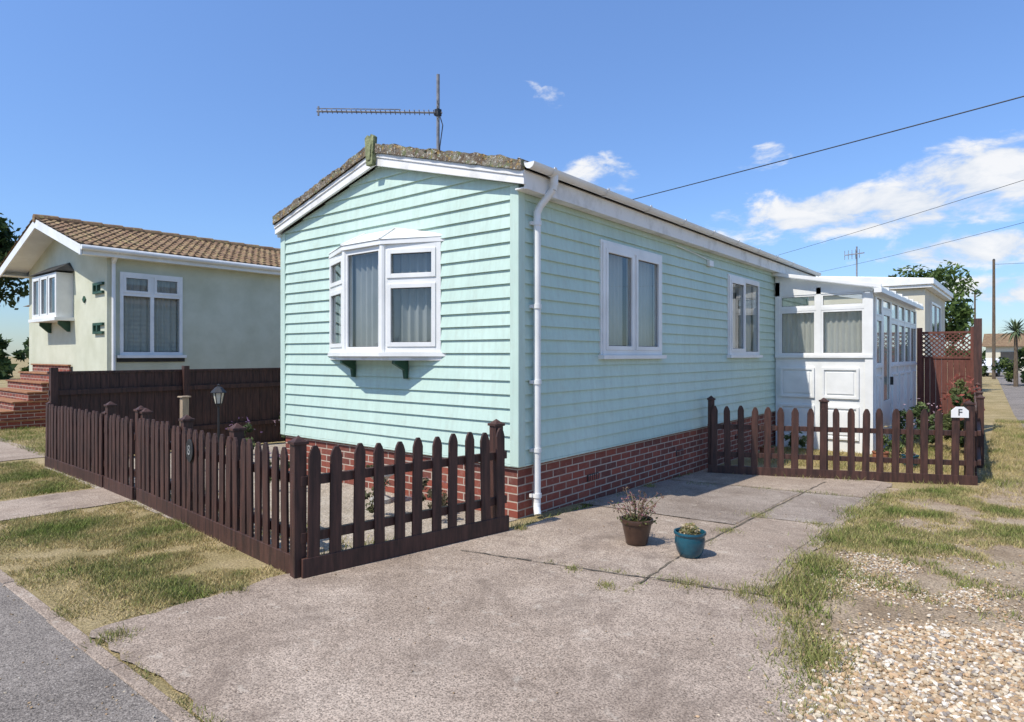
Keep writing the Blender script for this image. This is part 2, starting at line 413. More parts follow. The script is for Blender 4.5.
# roof
mb=MB()
VO=.10; TH=.05
OVS={1:.15,-1:.04}
OV=.15
def zt(x): return ZE+.13+PT*(W/2)-abs(x-RX)*PT
for sx in(-1,1):
    xe=RX+sx*(W/2+OVS[sx])
    a=[(RX,-VO,zt(RX)),(xe,-VO,zt(xe)),(xe,LH+VO,zt(xe)),(RX,LH+VO,zt(RX))]
    mb.hexa(a+[(p[0],p[1],p[2]+TH) for p in a],M_roof)
for sx in(-1,1):
    WW=W/2+OVS[sx]-.01
    K=60; top=[];bot=[]
    for i in range(K+1):
        t=i/K; x=RX+sx*WW*t
        h=TH+.030+.022*noise.noise(Vector((x*3,0,1.1+sx)))+.016*noise.noise(Vector((x*14,2,sx)))+.01*(((t*7)%1)<.5)
        top.append((x,zt(x)+h)); bot.append((x,zt(x)-.012+.010*noise.noise(Vector((x*9,5,sx)))))
    vs=[]
    ypos=[-VO-.035,-VO+.22]
    for y in ypos:
        for (x,z) in top: vs.append((x,y+.012*noise.noise(Vector((x*10,7,z))),z))
        for (x,z) in bot: vs.append((x,y+.008*noise.noise(Vector((x*8,9,z))),z))
    n=K+1; fs=[]
    for i in range(K):
        fs.append((i,i+1,n+i+1,n+i)); fs.append((2*n+i,2*n+i+1,3*n+i+1,3*n+i)); fs.append((i,i+1,2*n+i+1,2*n+i))
    fs.append((0,n,3*n,2*n)); fs.append((K,n+K,3*n+K,2*n+K))
    mb.add(vs,fs,M_roof)
    for i in range(7):
        t0=i/7; t1=min((i+1)/7+.02,1)
        xa=RX+sx*WW*t0; xb=RX+sx*WW*t1
        pa=zt(xa)+TH+.002; pb=zt(xb)+TH+.004
        mb.hexa([(xa,-VO+.23,pa),(xb,-VO+.23,pb),(xb,LH+VO,pb),(xa,LH+VO,pa),(xa,-VO+.23,pa+.008),(xb,-VO+.23,pb+.02),(xb,LH+VO,pb+.02),(xa,LH+VO,pa+.008)],M_roof)
ro=mb.build('roof_covering',home)
mb=MB()
for i in range(190):
    sx=random.choice((-1,1)); t=random.random()
    x=RX+sx*(W/2+OVS[sx]-.03)*t; r=random.uniform(.008,.026)
    c=(x,-VO-random.uniform(-.06,.03),zt(x)+TH+random.uniform(.0,.04))
    mb.lathe(c,[(0,-r*.6),(r*.9,-r*.3),(r*1.1,0),(r*.6,r*.4),(0,r*.5)],7,M_roof)
mb.build('roof_moss',home,smooth=True)
# barge boards
mb=MB()
for yy,s in((-VO+.0,1),(LH+VO-.03,1)):
    for sx in(-1,1):
        xe=RX+sx*(W/2+OVS[sx]-.005)
        p=[(RX,yy,zt(RX)-.15),(xe,yy,zt(xe)-.13),(xe,yy+.03,zt(xe)-.13),(RX,yy+.03,zt(RX)-.15)]
        q=[(RX,yy,zt(RX)-.003),(xe,yy,zt(xe)-.003),(xe,yy+.03,zt(xe)-.003),(RX,yy+.03,zt(RX)-.003)]
        mb.hexa(p+q,M_whiteold)
        p=[(RX,yy-.012,zt(RX)-.06),(xe,yy-.012,zt(xe)-.06),(xe,yy-.001,zt(xe)-.06),(RX,yy-.001,zt(RX)-.06)]
        q=[(a,b_,c_+.045) for a,b_,c_ in p]
        if yy<0: mb.hexa(p+q,M_whiteold)
for sx in(-1,1):
    xe=RX+sx*(W/2+OVS[sx]-.04)
    mb.add([(RX,-VO+.03,zt(RX)-.10),(xe,-VO+.03,zt(xe)-.10),(xe,-.026,zt(xe)-.10),(RX,-.026,zt(RX)-.10)],[(0,1,2,3)],M_whiteold)
for sx in(-1,1):
    x0=0 if sx>0 else -W; ov=OVS[sx]
    xa,xb=sorted((x0+sx*(ov-.028),x0+sx*ov-.006*sx))
    ztop=zt(x0+sx*ov)-.002
    mb.box(xa,xb,-VO+.031,LH+VO-.031,ztop-.16,ztop,M_whiteold)
    if sx>0: mb.box(x0+.02,x0+ov-.03,-VO+.031,LH+VO-.031,ztop-.155,ztop-.14,M_whiteold)
mb.box(OV-.005,OV+.0,-VO+.0,LH+VO,zt(OV)-.001,zt(OV)+TH+.02,M_whiteold)
mb.build('fascia_and_bargeboards',home,bevel=.003)
# gable finial
mb=MB(); F=(Vector((RX,-VO-.05,0)),X,-Y)
M_lich=pmat('lichen_wood',(.10,.12,.05),(.30,.32,.17),14,.95,.8,50,.01)
z0=zt(RX)-.16
mb.extr(F,[(-.05,z0),(.05,z0),(.075,z0+.30),(.03,z0+.33),(.0,z0+.29),(-.03,z0+.33),(-.075,z0+.30)],-.045,.01,M_lich)
mb.extr(F,[(-.025,z0+.05),(.025,z0+.05),(.045,z0+.22),(.0,z0+.19),(-.045,z0+.22)],.011,.022,M_lich)
mb.build('gable_finial',home,bevel=.004)
# gutter
mb=MB()
gx=OV+.055; gzp=zt(OV)+.055; R=.055
prof=[(gx+R*math.cos(t),gzp+R*math.sin(t)) for t in [math.pi+math.pi*i/10 for i in range(11)]]
ys=[-VO+.0,LH+VO]
vs=[];fs=[]
for y in ys:
    for (x,z) in prof: vs.append((x,y,z))
    for (x,z) in prof: vs.append((gx+(x-gx)*.93,y,gzp+(z-gzp)*.93+.0))
k=len(prof)
for i in range(k-1):
    fs.append((i,i+1,2*k+i+1,2*k+i)); fs.append((k+i,k+i+1,3*k+i+1,3*k+i))
fs.append((0,k,3*k,2*k)); fs.append((k-1,2*k-1,4*k-1,3*k-1))
mb.add(vs,fs,M_white)
mb.add([(gx,ys[0],gzp)]+[(x,ys[0]-.001,z) for x,z in prof],[(0,i+1,i+2) for i in range(k-1)],M_white)
y=.2
while y<LH:
    R2=.062
    pr=[(gx+R2*math.cos(t),gzp+R2*math.sin(t)) for t in [math.pi+math.pi*i/8 for i in range(9)]]
    for (xa,za),(xb,zb) in zip(pr[:-1],pr[1:]):
        mb.add([(xa,y,za),(xb,y,zb),(xb,y+.035,zb),(xa,y+.035,za)],[(0,1,2,3)],M_white)
    mb.box(gx-R2-.004,gx-R2+.003,y,y+.035,gzp-.03,gzp+.02,M_white); mb.box(gx+R2-.006,gx+R2+.002,y,y+.035,gzp-.004,gzp+.012,M_white)
    y+=.95
mb.build('gutter',home,smooth=True,fix=False)
mb=MB(); px,py=.068,.20; r=.034
mb.cyl((gx,.28,gzp-.03),(gx,.28,gzp-.13),.04,.036,14,M_white)
mb.tube([(gx,.28,gzp-.12),(gx-.01,.275,gzp-.17),(px+.02,.215,gzp-.32),(px,.20,gzp-.38)],r,14,M_white)
mb.cyl((px,py,gzp-.36),(px,py,.12),r,r,14,M_white)
mb.tube([(px,py,.13),(px+.005,py-.01,.09),(px+.03,py-.03,.03)],r,14,M_white)
for z in(2.72,1.95,1.25,.62,.2):
    mb.cyl((px,py,z-.02),(px,py,z+.02),r+.008,r+.008,14,M_white)
    mb.box(.018,px-r+.012,py-.055,py+.055,z-.015,z+.015,M_white)
mb.build('downpipe',home,smooth=True)
# side windows
fr=MB();gl=MB();cu=MB()
for (a,b_),kind in((w1,0),(w2,1)):
    F=(Vector((.0,a,0)),Y,X); w=b_-a
    frame(fr,F,w,SZ0,SZ1,.055,-.05,.045)
    fr.lbox(F,-.03,-.001,.0,.032,SZ0-.03,SZ1+.03,M_white);fr.lbox(F,w+.001,w+.03,.0,.032,SZ0-.03,SZ1+.03,M_white)
    fr.lbox(F,0,w,.0,.031,SZ1+.001,SZ1+.03,M_white)
    fr.lbox(F,-.05,w+.05,.0,.085,SZ0-.045,SZ0-.001,M_white)
    m=w*.5
    fr.lbox(F,m-.03,m+.03,-.05,.04,SZ0+.055,SZ1-.055,M_white)
    pane(fr,gl,F,.055,m-.03,SZ0+.055,SZ1-.055,True,.045,.0,.052)
    pane(fr,gl,F,m+.03,w-.055,SZ0+.055,SZ1-.055,kind==0,.045,.0,.052)
    if kind==0:
        curtain(cu,F,.05,m-.08,SZ0+.02,SZ1-.02,-.09,.018,.085,M_curt2)
        curtain(cu,F,m+.20,w-.03,SZ0+.02,SZ1-.02,-.09,.02,.09,M_curt2)
    else:
        curtain(cu,F,.25,m-.1,SZ0+.02,SZ1-.02,-.09,.018,.085,M_curt2)
        curtain(cu,F,m+.1,w-.05,SZ0+.02,SZ1-.02,-.09,.02,.09,M_curt2)
# bay
pts=[Vector((BX0,-.0,0)),Vector((BC0,-BP,0)),Vector((BC1,-BP,0)),Vector((BX1,-.0,0))]
for i in range(3):
    a,b_=pts[i],pts[i+1]; U=(b_-a).normalized(); Nn=Vector((U.y,-U.x,0)); w=(b_-a).length
    F=(a,U,Nn)
    frame(fr,F,w,BZ0+.001,BZ1-.001,.055,-.05,.02)
    if i in(0,2):
        zt2=BZ1-.38
        fr.lbox(F,.055,w-.055,-.05,.018,zt2-.03,zt2+.03,M_white)
        pane(fr,gl,F,.055,w-.055,BZ0+.055,zt2-.03,True,.045,-.02,.03)
        pane(fr,gl,F,.055,w-.055,zt2+.03,BZ1-.055,True,.045,-.02,.03)
    else:
        pane(fr,gl,F,.055,w-.055,BZ0+.055,BZ1-.055,False,.045,-.03,.02)
    curtain(cu,F,.03,w-.03,BZ0+.01,BZ1-.01,-.09,.022,.09,M_curt,True)
    if i: fr.cyl((a.x,a.y-.0,BZ0),(a.x,a.y,BZ1),.042,.042,10,M_white)
def baypoly(e): return [(BX0-e*1.0,-.003),(BC0-e*.2,-BP-e),(BC1+e*.2,-BP-e),(BX1+e*1.0,-.003)]
def slab(mb,poly,z0,z1,m):
    k=len(poly); vs=[(x,y,z0) for x,y in poly]+[(x,y,z1) for x,y in poly]
    mb.add(vs,[tuple(range(k))[::-1],tuple(range(k,2*k))]+[(i,(i+1)%k,k+(i+1)%k,k+i) for i in range(k)],m)
slab(fr,baypoly(.07),BZ0-.045,BZ0,M_white); slab(fr,baypoly(.03),BZ0-.085,BZ0-.046,M_whiteold)
slab(fr,baypoly(.05),BZ1,BZ1+.05,M_white)
q=baypoly(.06); cx=(BX0+BX1)/2
ap=[(cx-.25,-.026,BZ1+.21),(cx+.25,-.026,BZ1+.21)]
vs=[(x,y-.001,BZ1+.051) for x,y in q]+ap
fr.add(vs,[(0,1,4),(1,2,5,4),(2,3,5),(0,4,5,3),(0,3,2,1)],M_white)
for a,b_ in((q[1],ap[0]),(q[2],ap[1]),(q[0],ap[0]),(q[3],ap[1])):
    fr.cyl((a[0],a[1],BZ1+.055),(b_[0],b_[1]-.005,b_[2]),.014,.014,6,M_whiteold)
fr.build('window_frames',home,bevel=.004)
gl.build('window_glass',home,fix=False); cu.build('blinds',home,fix=False)
mb=MB()
for x in(-2.35,-1.47):
    F=(Vector((x,-.02,0)),-Y,X)
    mb.extr(F,[(0,1.25),(.035,1.25),(.05,1.34),(.19,1.41),(.19,1.443),(0,1.443)],-.022,.022,M_green)
mb.build('window_brackets',home,bevel=.003)
mb=MB()
mb.box(.02,.06,4.35,4.5,2.78,2.86,M_white)
mb.tube([(.035,3.3,2.93),(.035,3.9,2.90),(.035,4.42,2.86)],.006,6,M_white)
mb.build('wall_vent',home)

# ------------------------------------------------------------------ CONSERVATORY
cons=empty('conservatory',(.8,10,-.16))
fr=MB();gl=MB();cu=MB()
CY0,CY1,CX1=7.52,12.6,1.6; G=-.16; DZ=1.45; HZ=2.28; 
F=(Vector((.03,CY0,0)),X,-Y); w=CX1-.03
def rz(x): return 2.93-(x)*.19
fr.lbox(F,0,w-.12,-.05,.0,G,DZ,M_white)
def rpanel(F,u0,u1,z0,z1):
    fr.lbox(F,u0,u1,.0,.012,z0,z1,M_white)
    t=.04
    fr.lbox(F,u0,u0+t,.012,.034,z0,z1,M_white);fr.lbox(F,u1-t,u1,.012,.034,z0,z1,M_white)
    fr.lbox(F,u0+t,u1-t,.012,.034,z0,z0+t,M_white);fr.lbox(F,u0+t,u1-t,.012,.034,z1-t,z1,M_white)
    fr.lbox(F,u0+2*t,u1-2*t,.012,.026,z0+2*t,z1-2*t,M_white)
rpanel(F,.08,.66,.75,1.28);rpanel(F,.78,1.36,.75,1.28)
rpanel(F,.08,.66,.05,.62);rpanel(F,.78,1.36,.05,.62)
fr.lbox(F,0,w,-.05,.05,DZ+.001,DZ+.05,M_white)
for u in(0,.69,w-.13): fr.lbox(F,u,u+(.08 if u<1 else .13),-.05,.03,DZ+.051,rz(u)-.12,M_white)
fr.lbox(F,w-.12,w,-.12,.03,G,DZ,M_white)
fr.lbox(F,.08,w-.13,-.05,.025,HZ,HZ+.06,M_white)
for a,b_ in((.08,.69),(.77,w-.13)):
    pane(fr,gl,F,a,b_,DZ+.051,HZ,True,.035,-.02,.02)
    pane(fr,gl,F,a,b_,HZ+.06,2.56,True,.03,-.02,.02)
curtain(cu,F,.08,w-.13,DZ+.05,HZ,-.10,.02,.09,M_curt2,True)
y0,y1=CY0-.03,CY0+.05
fr.hexa([(.03,y0,2.561),(CX1,y0,2.561),(CX1,y1,2.561),(.03,y1,2.561),(.03,y0,rz(0)),(CX1,y0,rz(CX1)),(CX1,y1,rz(CX1)),(.03,y1,rz(0))],M_white)
M_poly=pmat('polycarbonate_roof',(.7,.72,.70),(.8,.82,.80),3,.3,.0)
add_translucent(M_poly,(.85,.87,.85),.7)
po=MB()
po.hexa([(.03,CY0-.15,rz(0)+.002),(CX1+.12,CY0-.15,rz(CX1+.12)+.002),(CX1+.12,CY1+.1,rz(CX1+.12)+.002),(.03,CY1+.1,rz(0)+.002),
         (.03,CY0-.15,rz(0)+.032),(CX1+.12,CY0-.15,rz(CX1+.12)+.032),(CX1+.12,CY1+.1,rz(CX1+.12)+.032),(.03,CY1+.1,rz(0)+.032)],M_poly)
po.build('polycarbonate_sheet',cons)
y=CY0-.17
while y<CY1+.2:
    fr.hexa([(.02,y,rz(0)),(CX1+.14,y,rz(CX1+.14)),(CX1+.14,y+.05,rz(CX1+.14)),(.02,y+.05,rz(0)),
             (.02,y,rz(0)+.06),(CX1+.14,y,rz(CX1+.14)+.06),(CX1+.14,y+.05,rz(CX1+.14)+.06),(.02,y+.05,rz(0)+.06)],M_white); y+=.75
fr.box(CX1+.04,CX1+.15,CY0-.18,CY1+.12,rz(CX1)-.10,rz(CX1)-.025,M_white)
F=(Vector((CX1,CY0,0)),Y,X); L=CY1-CY0
fr.lbox(F,.0,L,-.05,.0,2.5,2.6,M_white)
us=[.14,.75,1.65,2.5,3.35,4.2,L]
for i,u in enumerate(us): fr.lbox(F,u-.04,u+.04,-.05,.02,G,2.5,M_white)
for i in range(len(us)-1):
    a,b_=us[i]+.04,us[i+1]-.04
    if i==1:
        fr.lbox(F,a,b_,-.03,.01,G,G+.75,M_white); 
        frame(fr,(Vector((CX1,CY0+a,0)),Y,X),b_-a,G+.75,2.3,.09,-.03,.02)
        pane(fr,gl,F,a+.09,b_-.09,G+.84,2.21,False,.03,-.02,.02)
        fr.lbox(F,b_-.08,b_-.05,.02,.07,.95,1.1,M_black)
    else:
        fr.lbox(F,a,b_,-.04,.0,G,1.28,M_white); rpanel(F,a+.08,b_-.08,G+.15,1.15)
        fr.lbox(F,a,b_,-.05,.04,1.28,1.33,M_white)
        pane(fr,gl,F,a,b_,1.33,2.12,True,.035,-.02,.02)
    fr.lbox(F,a,b_,-.05,.015,2.12 if i!=1 else 2.3,2.17 if i!=1 else 2.32,M_white)
    pane(fr,gl,F,a,b_,2.17 if i!=1 else 2.32,2.5,True,.03,-.02,.02)
curtain(cu,F,2.6,L-.1,1.33,2.12,-.12,.02,.09,M_curt2,True)
fr.build('frames_and_roof',cons,bevel=.004); gl.build('glazing',cons,fix=False); cu.build('vertical_blinds',cons,fix=False)
mb=MB(); mb.box(.04,CX1-.05,CY0+.06,CY1,G+.45,G+.5,M_floor); mb.box(.04,CX1,CY1,CY1+.05,G,2.55,M_white); mb.build('floor_and_end_wall',cons)

# ------------------------------------------------------------------ fences
def picket_fence(name,p0,p1,n,posts,h=.82,hp=.95,side=1,pw=.085,gb=.14,tilt=.0):
    p0=Vector((p0[0],p0[1],0));p1=Vector((p1[0],p1[1],0)); L=(p1-p0).length; U=(p1-p0).normalized(); Nn=Vector((U.y,-U.x,0))*side
    g0=gz(p0.x,p0.y); g1=gz(p1.x,p1.y)
    mb=MB()
    def G_(u): return g0+(g1-g0)*u/L
    F=(p0,U,Nn)
    for i in range(n):
        u=(i+.5)*L/n+random.uniform(-.010,.010); hh=h+random.uniform(-.016,.016); w=pw+random.uniform(-.005,.005)
        g=G_(u)+.05; tl=random.uniform(-.02,.02)
        prof=[(-w/2,0),(w/2,0),(w/2,hh-.075),(w*.36,hh-.035),(w*.16,hh-.006),(-w*.16,hh-.006),(-w*.36,hh-.035),(-w/2,hh-.075)]
        a=random.uniform(.0,.006)
        mb.extr(F,[(u+q+tl*z,g+z) for q,z in prof],.0+a,.02+a,M_wood)
    for z in(.24,.62):
        A=[];
        for u in(0,L):
            for nn,zz in((-.001,z),(-.04,z),(-.04,z+.065),(-.001,z+.065)):
                A.append(p0+U*u+Nn*nn+Vector((0,0,G_(u)+zz)))
        mb.add(A,[(0,1,2,3),(7,6,5,4),(0,4,5,1),(1,5,6,2),(2,6,7,3),(3,7,4,0)],M_wood)
    A=[]
    for u in(0,L):
        for nn,zz in((-.002,-.02),(-.028,-.02),(-.028,gb),(-.002,gb)):
            A.append(p0+U*u+Nn*(nn+.03)+Vector((0,0,G_(u)+zz)))
    mb.add(A,[(0,1,2,3),(7,6,5,4),(0,4,5,1),(1,5,6,2),(2,6,7,3),(3,7,4,0)],M_wood)
    for u in posts:
        t=.042; g=G_(u); n0=-.06
        mb.lbox(F,u-t,u+t,n0-.03,n0+.054,g-.1,g+hp-.03,M_wood)
        O=p0+U*u+Nn*(n0+.012)
        mb.lbox(F,u-t-.012,u+t+.012,n0-.042,n0+.066,g+hp-.03,g+hp-.008,M_wood)
        b=[O+U*a+Nn*c+Vector((0,0,g+hp-.008)) for a,c in((-t,-t),(t,-t),(t,t),(-t,t))]
        b.append(O+Vector((0,0,g+hp+.03)))
        mb.add(b,[(0,1,4),(1,2,4),(2,3,4),(3,0,4),(3,2,1,0)],M_wood)
    c=(p0+p1)/2
    return mb.build(name,loc=(c.x,c.y,G_(L/2)),bevel=.003)
picket_fence('picket_fence',(-3.5,-1.85),(-.2,-2.1),25,[.05,1.15,2.2],h=.82,hp=.93,side=1)
picket_fence('garden_gate',(-4.45,-1.83),(-3.55,-1.87),7,[-.02,.92],h=.80,hp=.95,side=1)
picket_fence('picket_fence',(-6.7,-1.78),(-4.5,-1.83),17,[.0,2.17],h=.80,hp=.86,side=1)
picket_fence('picket_fence',(-.17,-2.12),(.16,-.35),11,[.0,1.72],h=.83,hp=.93,side=1)
picket_fence('picket_fence',(.15,4.05),(3.1,5.5),19,[.05,1.5,3.22],h=.90,hp=1.05,side=1,gb=.12)
picket_fence('picket_fence',(3.1,5.6),(2.72,12.3),40,[1.5,3.,4.5,6.6],h=.95,hp=1.05,side=-1)
mb=MB()
y=-1.74
while y<8:
    mb.box(-6.76+random.uniform(-.003,.003),-6.735,y,y+.118,gz(0,y)+.02,1.24,M_wood); y+=.122
mb.box(-6.78,-6.72,-1.76,8,1.241,1.275,M_wood)
for z in(.3,.95): mb.box(-6.733,-6.69,-1.76,8,z,z+.07,M_wood)
for y in(-1.75,.0,1.8,3.6,5.4,7.2): mb.box(-6.735,-6.65,y,y+.085,-.2,1.33,M_wood)
mb.build('board_fence',loc=(-6.74,3,0),bevel=.002)
mb=MB(); YT=12.75; 
x=1.65
while x<2.62: mb.box(x,x+.105,YT,YT+.02,G,1.42,M_woodred); x+=.11
mb.box(1.65,2.64,YT-.02,YT+.035,1.42,1.47,M_woodred); mb.box(1.65,2.64,YT-.02,YT+.035,1.98,2.03,M_woodred)
for k in range(-6,14):
    for s in(1,-1):
        a=1.65+k*.1; b0=a; b1=a+s*.51
        lo,hi=1.65,2.62
        x0,z0_,x1,z1_=b0,1.47,b1,1.98
        if x0<lo or x0>hi or x1<lo or x1>hi:
            def cl(x_,z_,xo,zo):
                if x_<lo: t=(lo-x_)/(xo-x_) if xo!=x_ else 2
                elif x_>hi: t=(hi-x_)/(xo-x_) if xo!=x_ else 2
                else: return x_,z_
                if t<0 or t>1: return None
                return x_+(xo-x_)*t,z_+(zo-z_)*t
            A=cl(x0,z0_,x1,z1_);B=cl(x1,z1_,x0,z0_)
            if not A or not B: continue
            x0,z0_=A;x1,z1_=B
        mb.cyl((x0,YT+.004*s,z0_),(x1,YT+.004*s,z1_),.016,.016,4,M_woodred)
for x in(1.62,2.62): mb.box(x,x+.1,YT-.05,YT+.05,G-.1,2.12,M_woodred)
mb.box(2.70,2.84,12.3,12.42,G-.1,2.28,M_wood)
mb.build('trellis_fence',loc=(2.1,YT,G))

def text(name,body,size,F,n,m,parent=None,ctr=(0,0)):
    cu_=bpy.data.curves.new(name,'FONT'); cu_.body=body; cu_.size=size; cu_.extrude=.002; cu_.align_x='CENTER'; cu_.align_y='CENTER'
    ob=bpy.data.objects.new(name,cu_); col.objects.link(ob)
    O,U,Nn=F
    R_=Matrix((U,Z,Nn)).transposed().to_4x4(); R_.translation=O+U*ctr[0]+Nn*n+Z*ctr[1]
    ob.matrix_world=R_; cu_.materials.append(m)
    if parent:
        ob.parent=parent; ob.matrix_parent_inverse=Matrix.Translation(-Vector(parent.location))
    return ob
M_grey=pmat('weathered_grey_paint',(.16,.16,.15),(.3,.3,.28),9,.7,0)
U=(Vector((3.1,5.5,0))-Vector((.15,4.05,0))).normalized(); Nn=Vector((U.y,-U.x,0))
O=Vector((.15,4.05,0))+U*3.08+Nn*.035
sg=empty('house_letter_sign',tuple(O+Z*.75)); F=(O,U,Nn)
mb=MB(); mb.extr(F,[(-.10,.70),(.10,.70),(.10,.79),(.045,.84),(-.045,.84),(-.10,.79)],0,.012,M_whiteold); mb.build('plaque',sg,bevel=.003)
text('letter','F',.12,F,.014,M_black,sg,(0,.765))
U=(Vector((-.2,-2.1,0))-Vector((-3.5,-1.85,0))).normalized(); Nn=Vector((U.y,-U.x,0)); O=Vector((-3.5,-1.85,0))+U*1.45+Nn*.03
sg=empty('house_number_sign',tuple(O+Z*.62)); F=(O,U,Nn)
mb=MB(); mb.extr(F,[(.075*math.cos(t),.67+.10*math.sin(t)) for t in [2*math.pi*i/20 for i in range(20)]],0,.012,M_black); mb.build('plaque',sg,bevel=.003)
text('number','8',.12,F,.014,M_grey,sg,(0,.67))

# ------------------------------------------------------------------ NEIGHBOUR HOME (left)
nb=empty('bungalow',(-12.9,6,0)); NX0,NX1,NY0,NY1=-15.4,-10.4,.2,12.; NE=3.55; NP=(4.38-3.55)/2.7
fr=MB();gl=MB();cu=MB()
mb=MB()
wy=(.42,1.62,1.50,3.15); gxw=(-13.95,-12.3,2.3,3.25)
def wallstrip(mp,a0,a1,z0,z1,h,m):
    for (p,q,r,s) in((a0,h[0],z0,z1),(h[1],a1,z0,z1),(h[0],h[1],z0,h[2]),(h[0],h[1],h[3],z1)):
        mb.add([mp(p,r),mp(q,r),mp(q,s),mp(p,s)],[(0,1,2,3)],m)
wallstrip(lambda a,z:(NX1,a,z),NY0,NY1,.5,NE,wy,M_render)
wallstrip(lambda a,z:(a,NY0,z),NX0,NX1,.5,NE,gxw,M_render)
cxn=(NX0+NX1)/2
mb.add([(NX0,NY0,NE),(NX1,NY0,NE),(cxn,NY0,NE+NP*2.5)],[(0,1,2)],M_render)
mb.add([(NX0,NY1,.5),(NX1,NY1,.5),(NX1,NY1,NE),(cxn,NY1,NE+NP*2.5),(NX0,NY1,NE)],[(0,1,2,3,4)],M_render)
mb.add([(NX0,NY0,.5),(NX0,NY1,.5),(NX0,NY1,NE),(NX0,NY0,NE)],[(0,1,2,3)],M_render)
mb.box(NX0+.03,NX1-.03,NY0+.03,NY1-.03,-.3,.5,M_brick)
mb.build('rendered_walls',nb)
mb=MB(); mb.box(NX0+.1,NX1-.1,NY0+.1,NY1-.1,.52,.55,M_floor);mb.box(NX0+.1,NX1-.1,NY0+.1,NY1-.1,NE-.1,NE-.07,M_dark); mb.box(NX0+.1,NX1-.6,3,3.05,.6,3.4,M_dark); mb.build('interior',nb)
def nz_(x): return NE+.1+NP*2.5-abs(x-cxn)*NP
mb=MB(); ny=260; crs=10; ya=NY0-.55; yb=NY1+.4
for sx in(-1,1):
    vs=[];fs=[];rows=[]
    for c in range(crs):
        for e in(0,1):
            t=(c+e)/crs; x=cxn+sx*(2.5+.28)*t; rows.append((x,nz_(x)+(.035 if e else .008)))
    rows.append((rows[-1][0],rows[-1][1]-.03))
    for x,z in rows:
        for j in range(ny+1):
            y=ya+(yb-ya)*j/ny
            ph=(y/.16)%1
            vs.append((x,y,z+.022*math.cos(2*math.pi*ph)))
    for i in range(len(rows)-1):
        for j in range(ny):
            a=i*(ny+1)+j; fs.append((a,a+1,a+ny+2,a+ny+1))
    mb.add(vs,fs,M_tile)
for k in range(30):
    y=ya+(yb-ya)*k/30
    mb.cyl((cxn,y,nz_(cxn)+.0),(cxn,y+(yb-ya)/30+.02,nz_(cxn)+.012),.09,.1,10,M_tile)
mb.build('tiled_roof',nb,fix=False)
mb=MB()
for sx in(-1,1):
    xe=cxn+sx*2.75
    for yy in(ya+.02,):
        p=[(cxn,yy,nz_(cxn)-.2),(xe,yy,nz_(xe)-.2),(xe,yy+.03,nz_(xe)-.2),(cxn,yy+.03,nz_(cxn)-.2)]
        q=[(a,b_,c_+.19) for a,b_,c_ in p]; mb.hexa(p+q,M_white)
    mb.add([(cxn,ya+.05,nz_(cxn)-.1),(xe,ya+.05,nz_(xe)-.1),(xe,NY0,nz_(xe)-.1),(cxn,NY0,nz_(cxn)-.1)],[(0,1,2,3)],M_white)
    xa,xb=sorted((xe,xe-sx*.03)); mb.box(xa,xb,ya+.06,yb-.1,nz_(xe)-.18,nz_(xe)-.01,M_white)
    xa,xb=sorted((xe-sx*.04,cxn+sx*2.5)); mb.box(xa,xb,ya+.06,yb-.1,nz_(xe)-.17,nz_(xe)-.155,M_white)
    mb.cyl((xe+sx*.05,ya+.02,nz_(xe)-.06),(xe+sx*.05,yb,nz_(xe)-.06),.05,.05,10,M_white)
mb.cyl((NX1+.05,NY0+.1,NE-.1),(NX1+.05,NY0+.1,0),.035,.035,10,M_white)
mb.tube([(NX1+.3,NY0+.1,NE-.02),(NX1+.05,NY0+.1,NE-.25)],.035,10,M_white)
mb.build('fascia_gutter_downpipe',nb)
F=(Vector((NX1,wy[0],0)),Y,X); w=wy[1]-wy[0]
frame(fr,F,w,wy[2],wy[3],.06,-.06,.04)
fr.lbox(F,-.06,w+.06,.0,.1,wy[2]-.06,wy[2]-.001,M_white)
fr.lbox(F,.06,w-.06,-.05,.035,2.68,2.74,M_white); fr.lbox(F,w/2-.035,w/2+.035,-.05,.03,wy[2]+.06,wy[3]-.06,M_white)
for a,b_ in((.06,w/2-.035),(w/2+.035,w-.06)):
    pane(fr,gl,F,a,b_,wy[2]+.06,2.68,False,.05,-.03,.03); pane(fr,gl,F,a,b_,2.74,wy[3]-.06,True,.05,-.02,.045)
curtain(cu,F,.04,w-.04,wy[2]+.05,wy[3],-.12,.02,.12,M_curt2)
fr.lbox(F,-.05,w+.05,.0,.03,1.36,1.438,M_black)
F=(Vector((gxw[0],NY0-.28,0)),X,-Y); w=gxw[1]-gxw[0]
frame(fr,F,w,gxw[2],gxw[3],.06,-.28,.03)
for i in(1,2): fr.lbox(F,w*i/3-.03,w*i/3+.03,-.05,.02,gxw[2]+.06,gxw[3]-.06,M_white)
for i in range(3): pane(fr,gl,F,w*i/3+.05,w*(i+1)/3-.05,gxw[2]+.06,gxw[3]-.06,True,.04,-.02,.03)
curtain(cu,F,.05,.5,gxw[2],gxw[3],-.2,.03,.15,M_curt); curtain(cu,F,w-.5,w-.05,gxw[2],gxw[3],-.2,.03,.15,M_curt)
fr.lbox(F,-.08,w+.08,-.28,.08,gxw[2]-.07,gxw[2]-.001,M_white)
fr.add([tuple(F[0]+X*a+Vector((0,b_,c_))) for a,b_,c_ in((-.1,-.08,3.28),(w+.1,-.08,3.28),(w+.1,.28,3.28),(-.1,.28,3.28),(.2,.28,3.5),(w-.2,.28,3.5))],[(0,1,5,4),(1,2,5),(0,4,3),(0,3,2,1),(2,3,4,5)],M_black)
for a in(.2,w-.2):
    mb2=(F[0]+X*a); fr.extr((mb2+Y*.28,-Y,X),[(0,2.0),(.05,2.0),(.22,2.16),(.22,2.228),(0,2.228)],-.03,.03,M_green)
